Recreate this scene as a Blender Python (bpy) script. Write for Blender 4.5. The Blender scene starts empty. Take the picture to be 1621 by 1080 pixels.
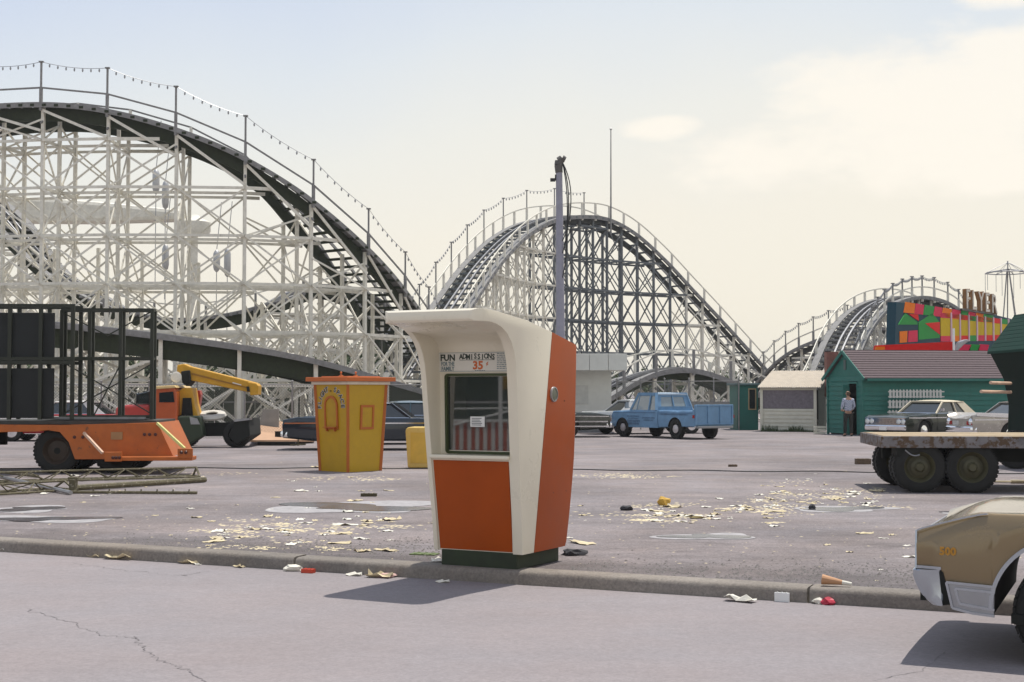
import bpy, bmesh, math, random
from mathutils import Vector, Matrix
random.seed(7)
R = math.radians
sc = bpy.context.scene
COL = sc.collection
F = 2250.0; TILT = math.atan(82.0/F); CAMZ = 1.68; STREET = -0.12
V3 = Vector

# ------------------------------------------------------------------ survey helpers
def P(px, py, Y):
    dx = (px-810.5)/F; dz = -(py-540)/F
    y = math.cos(TILT)-math.sin(TILT)*dz; z = math.sin(TILT)+math.cos(TILT)*dz
    k = Y/y
    return V3((dx*k, Y, CAMZ+z*k))
def G(px, py, z0=0.0):
    dx = (px-810.5)/F; dz = -(py-540)/F
    y = math.cos(TILT)-math.sin(TILT)*dz; z = math.sin(TILT)+math.cos(TILT)*dz
    k = (z0-CAMZ)/z
    return V3((dx*k, y*k, z0))

# ------------------------------------------------------------------ materials
MATS = {}
def mat(name, col, rough=.6, metal=0.0, var=.10, scale=4.0, bump=0.0, bscale=30.0, coat=0.0, dirt=0.0, spec=.5, rust=None, rustamt=.0):
    if name in MATS: return MATS[name]
    m = bpy.data.materials.new(name); m.use_nodes = True
    nt = m.node_tree; N = nt.nodes; L = nt.links
    b = N['Principled BSDF']; b.inputs['Roughness'].default_value = rough; b.inputs['Metallic'].default_value = metal
    b.inputs['Specular IOR Level'].default_value = spec
    if coat: b.inputs['Coat Weight'].default_value = coat; b.inputs['Coat Roughness'].default_value = .08
    tc = N.new('ShaderNodeTexCoord'); n1 = N.new('ShaderNodeTexNoise')
    n1.inputs['Scale'].default_value = scale; n1.inputs['Detail'].default_value = 6; n1.inputs['Roughness'].default_value = .65
    L.new(tc.outputs['Object'], n1.inputs['Vector'])
    mr = N.new('ShaderNodeMapRange'); mr.inputs['From Min'].default_value=.3; mr.inputs['From Max'].default_value=.7
    L.new(n1.outputs['Fac'], mr.inputs['Value'])
    mx = N.new('ShaderNodeMix'); mx.data_type = 'RGBA'
    mx.inputs[6].default_value = (*[c*(1-var) for c in col], 1); mx.inputs[7].default_value = (*[min(1, c*(1+var)) for c in col], 1)
    L.new(mr.outputs[0], mx.inputs[0]); out = mx.outputs[2]
    if rust:
        n2 = N.new('ShaderNodeTexNoise'); n2.inputs['Scale'].default_value = scale*2.3; n2.inputs['Detail'].default_value = 8; n2.inputs['Roughness'].default_value=.7
        mp = N.new('ShaderNodeMapping'); mp.inputs['Location'].default_value = (3.1, 7.7, 1.3)
        L.new(tc.outputs['Object'], mp.inputs['Vector']); L.new(mp.outputs[0], n2.inputs['Vector'])
        m2 = N.new('ShaderNodeMapRange'); m2.inputs['From Min'].default_value=.72-rustamt*.3; m2.inputs['From Max'].default_value=.78-rustamt*.3
        L.new(n2.outputs['Fac'], m2.inputs['Value'])
        x2 = N.new('ShaderNodeMix'); x2.data_type='RGBA'; x2.inputs[7].default_value=(*rust,1)
        L.new(out, x2.inputs[6]); L.new(m2.outputs[0], x2.inputs[0]); out = x2.outputs[2]
    L.new(out, b.inputs['Base Color'])
    if rough > .12:
        r2 = N.new('ShaderNodeMapRange'); r2.inputs['To Min'].default_value = max(.03, rough-.08); r2.inputs['To Max'].default_value = min(1, rough+.10)
        L.new(n1.outputs['Fac'], r2.inputs['Value']); L.new(r2.outputs[0], b.inputs['Roughness'])
    if bump:
        n3 = N.new('ShaderNodeTexNoise'); n3.inputs['Scale'].default_value = bscale; n3.inputs['Detail'].default_value = 4
        L.new(tc.outputs['Object'], n3.inputs['Vector'])
        bp = N.new('ShaderNodeBump'); bp.inputs['Strength'].default_value = bump; bp.inputs['Distance'].default_value = .02
        L.new(n3.outputs['Fac'], bp.inputs['Height']); L.new(bp.outputs[0], b.inputs['Normal'])
    MATS[name] = m
    return m

def glass_mat(name, tint=(.02,.025,.025), alpha=.6, rough=.03):
    if name in MATS: return MATS[name]
    m = mat(name, tint, rough=rough, var=.1, spec=.9); m.node_tree.nodes['Principled BSDF'].inputs['Alpha'].default_value = alpha
    m.node_tree.nodes['Principled BSDF'].inputs['IOR'].default_value = 1.6
    return m

# ------------------------------------------------------------------ mesh builder
class MB:
    def __init__(s): s.v=[]; s.f=[]; s.mi=[]; s.m=0; s.T=None
    def add(s, vs, fs):
        o = len(s.v)
        for p in vs:
            p = V3(p)
            if s.T is not None: p = s.T @ p
            s.v.append(p)
        for f in fs: s.f.append([i+o for i in f]); s.mi.append(s.m)
        return s
    def box(s, c, sz, rz=0, rx=0, ry=0):
        hx,hy,hz = sz[0]/2,sz[1]/2,sz[2]/2
        M = Matrix.Translation(c)
        if rz: M = M @ Matrix.Rotation(rz,4,'Z')
        if ry: M = M @ Matrix.Rotation(ry,4,'Y')
        if rx: M = M @ Matrix.Rotation(rx,4,'X')
        vs=[M@V3((x,y,z)) for x in(-hx,hx) for y in(-hy,hy) for z in(-hz,hz)]
        return s.add(vs,[(0,1,3,2),(4,6,7,5),(0,4,5,1),(2,3,7,6),(0,2,6,4),(1,5,7,3)])
    def b3(s, x0,x1,y0,y1,z0,z1): return s.box(((x0+x1)/2,(y0+y1)/2,(z0+z1)/2),(abs(x1-x0),abs(y1-y0),abs(z1-z0)))
    def bar(s, p, q, w, h=None, up=(0,0,1)):
        p=V3(p); q=V3(q); h = w if h is None else h
        d=(q-p)
        if d.length<1e-6: return s
        d.normalize(); up=V3(up)
        if abs(d.dot(up))>.98: up=V3((0,1,0)) if abs(d.y)<.9 else V3((1,0,0))
        a=d.cross(up).normalized(); b=a.cross(d).normalized()
        vs=[]
        for c in (p,q):
            for i,j in((-1,-1),(1,-1),(1,1),(-1,1)): vs.append(c+a*(i*w/2)+b*(j*h/2))
        return s.add(vs,[(0,3,2,1),(4,5,6,7),(0,1,5,4),(1,2,6,5),(2,3,7,6),(3,0,4,7)])
    def tube(s, p, q, r, n=8, r2=None):
        p=V3(p); q=V3(q); r2 = r if r2 is None else r2
        d=(q-p).normalized(); up=V3((0,0,1)) if abs(d.z)<.95 else V3((1,0,0))
        a=d.cross(up).normalized(); b=a.cross(d)
        vs=[]
        for c,rr in((p,r),(q,r2)):
            for i in range(n):
                t=2*math.pi*i/n; vs.append(c+a*(math.cos(t)*rr)+b*(math.sin(t)*rr))
        fs=[(i,(i+1)%n,n+(i+1)%n,n+i) for i in range(n)]+[tuple(range(n-1,-1,-1)),tuple(range(n,2*n))]
        return s.add(vs,fs)
    def path(s, pts, r, n=6):
        for a,b in zip(pts[:-1],pts[1:]): s.tube(a,b,r,n)
        return s
    def prism(s, pts, vec):
        vec=V3(vec); n=len(pts); pts=[V3(p) for p in pts]
        return s.add(pts+[p+vec for p in pts],[tuple(range(n-1,-1,-1)),tuple(range(n,2*n))]+[(i,(i+1)%n,n+(i+1)%n,n+i) for i in range(n)])
    def lathe(s, prof, c=(0,0,0), axis='Z', n=24, cap=True):
        vs=[];m=len(prof); c=V3(c)
        for i in range(n):
            t=2*math.pi*i/n; ct,st=math.cos(t),math.sin(t)
            for r,h in prof:
                if axis=='Z': vs.append(c+V3((r*ct,r*st,h)))
                elif axis=='Y': vs.append(c+V3((r*ct,h,r*st)))
                else: vs.append(c+V3((h,r*ct,r*st)))
        fs=[]
        for i in range(n):
            j=(i+1)%n
            for k in range(m-1): fs.append((i*m+k,j*m+k,j*m+k+1,i*m+k+1))
        if cap: fs.append(tuple(i*m for i in range(n))[::-1]); fs.append(tuple(i*m+m-1 for i in range(n)))
        return s.add(vs,fs)
    def grid(s, rows, closed=False):
        n=len(rows[0]); vs=[p for r in rows for p in r]; fs=[]
        for i in range(len(rows)-1):
            for k in range(n if closed else n-1):
                k2=(k+1)%n; fs.append((i*n+k,(i+1)*n+k,(i+1)*n+k2,i*n+k2))
        return s.add(vs,fs)
    def build(s, name, material=None, parent=None, smooth=False, bevel=0, world=False, seg=2, fix=True, loc=None):
        me=bpy.data.meshes.new(name)
        off = V3((0,0,0))
        if world and parent is not None: off = V3(parent.location)
        if loc is not None: off = V3(loc)
        me.from_pydata([tuple(p-off) for p in s.v],[],s.f)
        if fix:
            bm=bmesh.new(); bm.from_mesh(me); bmesh.ops.recalc_face_normals(bm,faces=bm.faces); bm.to_mesh(me); bm.free()
        mats = material if isinstance(material,(list,tuple)) else [material]
        for m in mats:
            if m: me.materials.append(m)
        if len(mats)>1:
            for i,p in enumerate(me.polygons): p.material_index = s.mi[i]
        if smooth:
            me.shade_smooth() if hasattr(me,'shade_smooth') else None
            if smooth=='auto': me.set_sharp_from_angle(angle=R(38))
        o=bpy.data.objects.new(name,me); COL.objects.link(o)
        if parent is not None: o.parent=parent
        if loc is not None: o.location=loc
        if bevel:
            b=o.modifiers.new('b','BEVEL'); b.width=bevel; b.segments=seg; b.limit_method='ANGLE'; b.angle_limit=R(35)
        return o

def tag(o, label=None, cat=None, group=None, kind=None):
    if label: o['label']=label
    if cat: o['category']=cat
    if group: o['group']=group
    if kind: o['kind']=kind
    return o
def thing(name, label, cat, loc=(0,0,0), rz=0, group=None):
    o=bpy.data.objects.new(name,None); COL.objects.link(o); o.empty_display_size=.3
    o.location=loc; o.rotation_euler=(0,0,rz); return tag(o,label,cat,group)
def copy_tree(o, parent=None):
    c=o.copy(); COL.objects.link(c)
    if parent is not None: c.parent=parent
    for ch in list(o.children): copy_tree(ch,c)
    return c
def bake(o):
    """apply modifiers into the mesh"""
    dg=bpy.context.evaluated_depsgraph_get(); dg.update()
    me=bpy.data.meshes.new_from_object(o.evaluated_get(dg)); o.modifiers.clear(); o.data=me; return o
def text_mb(mb, body, size, origin, right, up, depth=.004, center=True, stretch=1.0, bold=0.0):
    cu=bpy.data.curves.new('txt','FONT'); cu.body=body; cu.size=size; cu.extrude=depth/2; cu.offset=bold
    if center: cu.align_x='CENTER'
    cu.resolution_u=2
    ob=bpy.data.objects.new('txt',cu); COL.objects.link(ob)
    dg=bpy.context.evaluated_depsgraph_get(); dg.update()
    me=bpy.data.meshes.new_from_object(ob.evaluated_get(dg))
    right=V3(right).normalized(); up=V3(up).normalized(); nrm=right.cross(up); origin=V3(origin)
    vs=[origin+right*(v.co.x*stretch)+up*v.co.y+nrm*v.co.z for v in me.vertices]
    mb.add(vs,[tuple(p.vertices) for p in me.polygons])
    bpy.data.objects.remove(ob); bpy.data.meshes.remove(me); bpy.data.curves.remove(cu)
def lerp_tab(tab, x):
    if x<=tab[0][0]: return tab[0][1]
    for (a,b),(c,d) in zip(tab[:-1],tab[1:]):
        if x<=c: return b+(d-b)*(x-a)/(c-a)
    return tab[-1][1]

# ------------------------------------------------------------------ palette
white_wood = mat('white_painted_wood',(.74,.71,.62),rough=.75,var=.16,scale=3,rust=(.28,.24,.19),rustamt=.25)
grey_wood  = mat('weathered_grey_wood',(.24,.235,.23),rough=.9,var=.22,scale=5)
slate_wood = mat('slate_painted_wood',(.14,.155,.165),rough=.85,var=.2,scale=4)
dark_wood  = mat('shade_dark_wood',(.022,.030,.012),rough=.85,var=.3,scale=6)  # green-tinted shade under the tracks, put into the wood colour
steel      = mat('bare_steel',(.35,.35,.36),rough=.45,metal=.8,var=.15)
chrome     = mat('chrome',(.80,.82,.85),rough=.10,metal=1.0,var=.03)
rubber     = mat('tyre_rubber',(.014,.014,.013),rough=.85,var=.25,scale=8,bump=.3,bscale=60)
black_m    = mat('black_paint',(.012,.012,.012),rough=.5,var=.2)
under_m    = mat('underbody_black',(.010,.011,.009),rough=.9,var=.2)
dark_glass = glass_mat('dark_car_glass',(.015,.02,.022),alpha=1.0,rough=.04)
hub_grey   = mat('hub_grey',(.45,.45,.45),rough=.4,metal=.4)
white_p    = mat('white_paint',(.78,.78,.76),rough=.4,var=.05)
# ================================================================== camera, world, sun
cam=bpy.data.objects.new('camera',bpy.data.cameras.new('camera')); COL.objects.link(cam)
cam.location=(0,0,CAMZ); cam.rotation_euler=(R(90)+TILT,0,0)
cam.data.lens=F/1621*36; cam.data.sensor_width=36; cam.data.clip_end=3000; cam.data.clip_start=.1
sc.camera=cam
SUN_EL=R(74); SD=V3((.665,.747,0)).normalized()
sdir=V3((SD.x*math.cos(SUN_EL),SD.y*math.cos(SUN_EL),math.sin(SUN_EL)))
sl=bpy.data.lights.new('sun','SUN'); sl.energy=4.3; sl.angle=R(.5); sl.color=(1,.95,.86)
so=bpy.data.objects.new('sun',sl); COL.objects.link(so); so.rotation_euler=sdir.to_track_quat('Z','Y').to_euler()
w=bpy.data.worlds.new('World'); sc.world=w; w.use_nodes=True
nt=w.node_tree; N=nt.nodes; L=nt.links; N.clear()
def nd(t,**k):
    n=N.new(t)
    for a,b in k.items(): setattr(n,a,b)
    return n
def mth(op,a,b=None,clamp=False):
    n=nd('ShaderNodeMath',operation=op); n.use_clamp=clamp
    for i,x in enumerate((a,b)):
        if x is None: continue
        if isinstance(x,(int,float)): n.inputs[i].default_value=x
        else: L.new(x,n.inputs[i])
    return n.outputs[0]
out=nd('ShaderNodeOutputWorld'); bg=nd('ShaderNodeBackground'); L.new(bg.outputs[0],out.inputs[0])
sky=nd('ShaderNodeTexSky',sky_type='NISHITA'); sky.sun_disc=False; sky.sun_elevation=SUN_EL; sky.sun_rotation=math.atan2(SD.x,SD.y)
sky.dust_density=3.0; sky.air_density=1.0; sky.ozone_density=1.0
tc=nd('ShaderNodeTexCoord'); sep=nd('ShaderNodeSeparateXYZ'); L.new(tc.outputs['Generated'],sep.inputs[0])
hy=mth('SQRT',mth('ADD',mth('MULTIPLY',sep.outputs[0],sep.outputs[0]),mth('MULTIPLY',sep.outputs[1],sep.outputs[1])))
el=mth('ARCTAN2',sep.outputs[2],hy); az=mth('ARCTAN2',sep.outputs[0],sep.outputs[1])
# thin high haze whitening the low sky, cream towards the horizon
ramp=nd('ShaderNodeValToRGB'); cr=ramp.color_ramp
stops=[(0.0,(.955,.890,.745)),(.09,(.940,.885,.765)),(.16,(.875,.865,.800)),(.23,(.760,.805,.840)),(.30,(.64,.715,.85)),(.55,(.52,.59,.71)),(1.0,(.42,.49,.64))]
cr.elements[0].position=stops[0][0]; cr.elements[0].color=(*stops[0][1],1); cr.elements[1].position=1; cr.elements[1].color=(*stops[-1][1],1)
for p_,c_ in stops[1:-1]:
    e=cr.elements.new(p_); e.color=(*c_,1)
# tilt: the left of the view is a little bluer than the right
elt=mth('ADD',el,mth('MULTIPLY',mth('SINE',mth('ADD',az,.06)),-.11))
nz0=nd('ShaderNodeTexNoise'); nz0.inputs['Scale'].default_value=2.2; nz0.inputs['Detail'].default_value=4; L.new(tc.outputs['Generated'],nz0.inputs['Vector'])
elt=mth('ADD',elt,mth('MULTIPLY',mth('SUBTRACT',nz0.outputs['Fac'],.5),.16))
L.new(mth('MAXIMUM',elt,0.0),ramp.inputs[0])
skys=nd('ShaderNodeVectorMath',operation='SCALE'); L.new(sky.outputs[0],skys.inputs[0]); skys.inputs['Scale'].default_value=.10
mixs=nd('ShaderNodeMix',data_type='RGBA'); mixs.inputs[0].default_value=.90; L.new(skys.outputs[0],mixs.inputs[6]); L.new(ramp.outputs[0],mixs.inputs[7])
# clouds: cumulus banks
def cloud(azc,elc,sa,se):
    a=mth('DIVIDE',mth('SUBTRACT',az,azc),sa); e=mth('DIVIDE',mth('SUBTRACT',el,elc),se)
    return mth('SUBTRACT',1.0,mth('ADD',mth('MULTIPLY',a,a),mth('MULTIPLY',e,e)))
m=cloud(.34,.205,.17,.042)
for c_ in ((.105,.185,.030,.010),(.36,.148,.17,.016),(.335,.262,.03,.012),(.25,.16,.14,.03)):
    m=mth('MAXIMUM',m,mth('MULTIPLY',cloud(*c_),.8))
for c_ in ((-.9,.3,.5,.12),(1.2,.35,.5,.14),(2.6,.3,.6,.15),(-2.2,.35,.6,.12)): m=mth('MAXIMUM',m,cloud(*c_))
vc=nd('ShaderNodeCombineXYZ'); L.new(az,vc.inputs[0]); L.new(mth('MULTIPLY',el,2.2),vc.inputs[1])
nz=nd('ShaderNodeTexNoise'); nz.inputs['Scale'].default_value=11; nz.inputs['Detail'].default_value=9; nz.inputs['Roughness'].default_value=.6; L.new(vc.outputs[0],nz.inputs['Vector'])
cm=nd('ShaderNodeMapRange',interpolation_type='SMOOTHSTEP'); cm.inputs['From Min'].default_value=-.15; cm.inputs['From Max'].default_value=.75
L.new(mth('ADD',m,mth('MULTIPLY',mth('SUBTRACT',nz.outputs['Fac'],.5),2.6)),cm.inputs['Value'])
cl=nd('ShaderNodeMix',data_type='RGBA'); cl.inputs[7].default_value=(.985,.925,.82,1); L.new(mixs.outputs[2],cl.inputs[6]); L.new(mth('MULTIPLY',cm.outputs[0],.8),cl.inputs[0])
L.new(cl.outputs[2],bg.inputs[0]); bg.inputs[1].default_value=1.06
sc.view_settings.view_transform='Standard'; sc.view_settings.look='None'; sc.view_settings.exposure=0.0; sc.view_settings.gamma=1
sc.cycles.max_bounces=6; sc.cycles.transparent_max_bounces=12

# ================================================================== ground
K0=V3((-5.83,16.2,0)); K1=V3((3.51,11.80,0)); kd=(K1-K0).normalized(); kn=V3((-kd.y,kd.x,0))  # kn points away from the street
def ground_mat(name, base, spk, speck=.25, patch=.25, warm=(1.05,.99,.93), bump=.5, dark=.0, kerbdirt=False):
    m=bpy.data.materials.new(name); m.use_nodes=True; nt=m.node_tree; N=nt.nodes; L=nt.links; b=N['Principled BSDF']
    tc=N.new('ShaderNodeTexCoord')
    def noise(s,d=6,r=.6,loc=(0,0,0),sc_=(1,1,1)):
        mp=N.new('ShaderNodeMapping'); mp.inputs['Location'].default_value=loc; mp.inputs['Scale'].default_value=sc_
        n=N.new('ShaderNodeTexNoise'); n.inputs['Scale'].default_value=s; n.inputs['Detail'].default_value=d; n.inputs['Roughness'].default_value=r
        L.new(tc.outputs['Object'],mp.inputs[0]); L.new(mp.outputs[0],n.inputs['Vector']); return n.outputs['Fac']
    def rng(v,a,b_,c,d):
        r=N.new('ShaderNodeMapRange'); r.inputs[1].default_value=a; r.inputs[2].default_value=b_; r.inputs[3].default_value=c; r.inputs[4].default_value=d
        L.new(v,r.inputs[0]); return r.outputs[0]
    def mul(a,b_):
        n=N.new('ShaderNodeMath'); n.operation='MULTIPLY'; L.new(a,n.inputs[0]); L.new(b_,n.inputs[1]); return n.outputs[0]
    k=rng(noise(.22,6,.62),.3,.7,1-patch,1+patch)
    k=mul(k,rng(noise(1.3,8,.7,(5,3,0),(.6,1.4,1)),.3,.7,1-patch*.7,1+patch*.7))
    k=mul(k,rng(noise(38,3,.7,(1,2,0)),.3,.7,1-speck,1+speck))
    k=mul(k,rng(noise(9,8,.8,(7,2,0)),.3,.7,1-speck*.7,1+speck*.7))
    if dark:  # oil stains
        k=mul(k,rng(noise(.55,7,.7,(11,4,0),(.7,1.2,1)),.60,.72,1,1-dark))
    if kerbdirt:  # grit and dirt swept up along the back of the kerb
        dp=N.new('ShaderNodeVectorMath'); dp.operation='DOT_PRODUCT'; dp.inputs[1].default_value=tuple(kn); L.new(tc.outputs['Object'],dp.inputs[0])
        dd=N.new('ShaderNodeMath'); dd.operation='SUBTRACT'; L.new(dp.outputs['Value'],dd.inputs[0]); dd.inputs[1].default_value=K0.dot(kn)
        wob=N.new('ShaderNodeMath'); wob.operation='ADD'; L.new(dd.outputs[0],wob.inputs[0]); L.new(rng(noise(1.1,6,.7,(4,4,0)),.3,.7,-.7,.7),wob.inputs[1])
        k=mul(k,rng(wob.outputs[0],.5,1.7,.62,1.0))
    col=N.new('ShaderNodeMix'); col.data_type='RGBA'; col.inputs[6].default_value=(*base,1); col.inputs[7].default_value=(*[c*w_ for c,w_ in zip(base,warm)],1)
    L.new(rng(noise(.5,5,.6,(2,9,0)),.35,.65,0,1),col.inputs[0])
    sc_=N.new('ShaderNodeVectorMath'); sc_.operation='SCALE'; L.new(col.outputs[2],sc_.inputs[0]); L.new(k,sc_.inputs['Scale'])
    L.new(sc_.outputs[0],b.inputs['Base Color']); b.inputs['Roughness'].default_value=.88; b.inputs['Specular IOR Level'].default_value=.35
    bp=N.new('ShaderNodeBump'); bp.inputs['Strength'].default_value=bump; bp.inputs['Distance'].default_value=.012
    L.new(noise(55,4,.7),bp.inputs['Height']); L.new(bp.outputs[0],b.inputs['Normal'])
    return m
lot_m=ground_mat('worn_lot_asphalt',(.212,.190,.196),1,speck=.36,patch=.30,bump=.9,dark=.42,kerbdirt=True)
road_m=ground_mat('street_asphalt',(.250,.229,.238),1,speck=.12,patch=.07,bump=.35,warm=(1.04,.99,.96))
concrete=ground_mat('kerb_concrete',(.215,.195,.175),1,speck=.2,patch=.22,bump=.5)
# kerb line: from left to right, runs right and towards the camera
def KP(t,o,z): p=K0+kd*t+kn*o; return V3((p.x,p.y,z))
mb=MB(); mb.add([KP(-400,.22,0),KP(400,.22,0),KP(400,1500,0),KP(-400,1500,0)],[(0,1,2,3)])
# far ground comes as one sheet out to the horizon
mb.v[:]=[KP(-900,.22,0),KP(900,.22,0),KP(900,1200,0),KP(-900,1200,0)]
tag(mb.build('parking_lot',lot_m),kind='structure')
mb=MB(); mb.add([KP(-900,-.0,STREET),KP(900,-.0,STREET),KP(900,-300,STREET),KP(-900,-300,STREET)],[(0,1,2,3)])
road=tag(mb.build('street',road_m),kind='structure')
# kerb stones, rounded nose, joints every 3 m
random.seed(3)
kerb=MB(); L_=5.25; t=4.0-L_*14
while t<60:
    jz=random.uniform(-.006,.006); jo=random.uniform(-.012,.012)
    prof=[(-.006+jo,STREET-.05),(.004+jo,-.036+jz),(.012+jo,-.012+jz),(.026+jo,.003+jz),(.055+jo,.010+jz),(.24,.014+jz),(.25,-.2)]
    n=14; rows=[]
    for i in range(n+1):
        tt=t+.012+(L_-.024)*i/n; w_=random.uniform(-.004,.004)
        rows.append([KP(tt,o+w_,z) for o,z in prof])
    kerb.grid(rows,closed=True); kerb.f.append([len(kerb.v)-len(prof)+i for i in range(len(prof))]); kerb.mi.append(0)
    b0=len(kerb.v)-len(prof)*(n+1); kerb.f.append([b0+i for i in range(len(prof))][::-1]); kerb.mi.append(0)
    t+=L_
tag(kerb.build('kerb',concrete,smooth='auto'),kind='structure')
# cracks in the street (thin dark seams, children of the street)
crack_m=mat('crack_fill',(.175,.16,.165),rough=.95,var=.3,scale=20)
def crack(pts, w, z, par, n_sub=14, jag=.035, seed=1):
    rnd=random.Random(seed); mbx=MB(); P_=[]
    for a,b in zip(pts[:-1],pts[1:]):
        a=V3(a); b=V3(b); d=(b-a); nn=V3((-d.y,d.x,0)).normalized()
        for i in range(n_sub): P_.append(a+d*(i/n_sub)+nn*rnd.uniform(-jag,jag))
    P_.append(V3(pts[-1])); L1=[];L2=[]
    for i,p in enumerate(P_):
        q=P_[min(i+1,len(P_)-1)]; o=P_[max(i-1,0)]; d=(q-o); nn=V3((-d.y,d.x,0)).normalized(); ww=w*rnd.uniform(.15,1.0)
        L1.append(V3((p.x,p.y,z))+nn*ww/2); L2.append(V3((p.x,p.y,z))-nn*ww/2)
    mbx.grid([L1,L2]); return mbx.build('crack',crack_m,par)
gs=lambda x,y: G(x,y,STREET)
crack([gs(40,965),gs(110,985),gs(160,1005),gs(215,1012)],.009,STREET+.003,road,seed=2)
crack([gs(215,1008),gs(228,1030),gs(262,1050),gs(300,1062),gs(330,1090)],.011,STREET+.003,road,seed=3,jag=.03)
crack([gs(1380,1078),gs(1460,1062),gs(1500,1030)],.007,STREET+.003,road,seed=4,jag=.012)
crack([gs(90,890),gs(190,902),gs(290,912),gs(330,905)],.012,STREET+.003,road,seed=5,jag=.05)
# puddles: thin still water with a damp rim, irregular outlines
water=mat('puddle_water',(.10,.095,.10),rough=.22,var=.3,scale=2,spec=.5)
damp=mat('dried_dust',(.33,.315,.32),rough=.75,var=.25,scale=6)
def blob(c, ra, rb, z, ang=0, seed=0, n=60, amp=.35):
    rnd=random.Random(seed); ph=[rnd.uniform(0,6.28) for _ in range(5)]; am=[rnd.uniform(.3,1)*amp/(k+1) for k in range(5)]
    pts=[]
    for i in range(n):
        t=2*math.pi*i/n; r=1+sum(am[k]*math.sin((k+2)*t+ph[k]) for k in range(5))
        x=ra*r*math.cos(t); y=rb*r*math.sin(t); pts.append(V3((c.x+x*math.cos(ang)-y*math.sin(ang), c.y+x*math.sin(ang)+y*math.cos(ang), z)))
    return pts
for i,(px,py,wpx,dpy) in enumerate(((560,803,120,9),(1120,850,62,6),(1330,806,75,5),(1560,812,75,3),(50,806,60,5),(70,822,95,6))):
    c=G(px,py); ra=abs(G(px+wpx,py).x-c.x); rb=abs(G(px,py-dpy/1.2).y-G(px,py+dpy/1.2).y)/2
    d_=MB(); d_.add(blob(c,ra*1.06,rb*1.15,.004,-.05,seed=20+i,n=70),[tuple(range(70))]); r_=tag(d_.build('dust_patch',damp),kind='structure')
    d_=MB(); d_.add(blob(c,ra*.8,rb*.75,.008,-.05,seed=50+i,n=70,amp=.5),[tuple(range(70))]); tag(d_.build('puddle',water),kind='structure')
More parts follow.
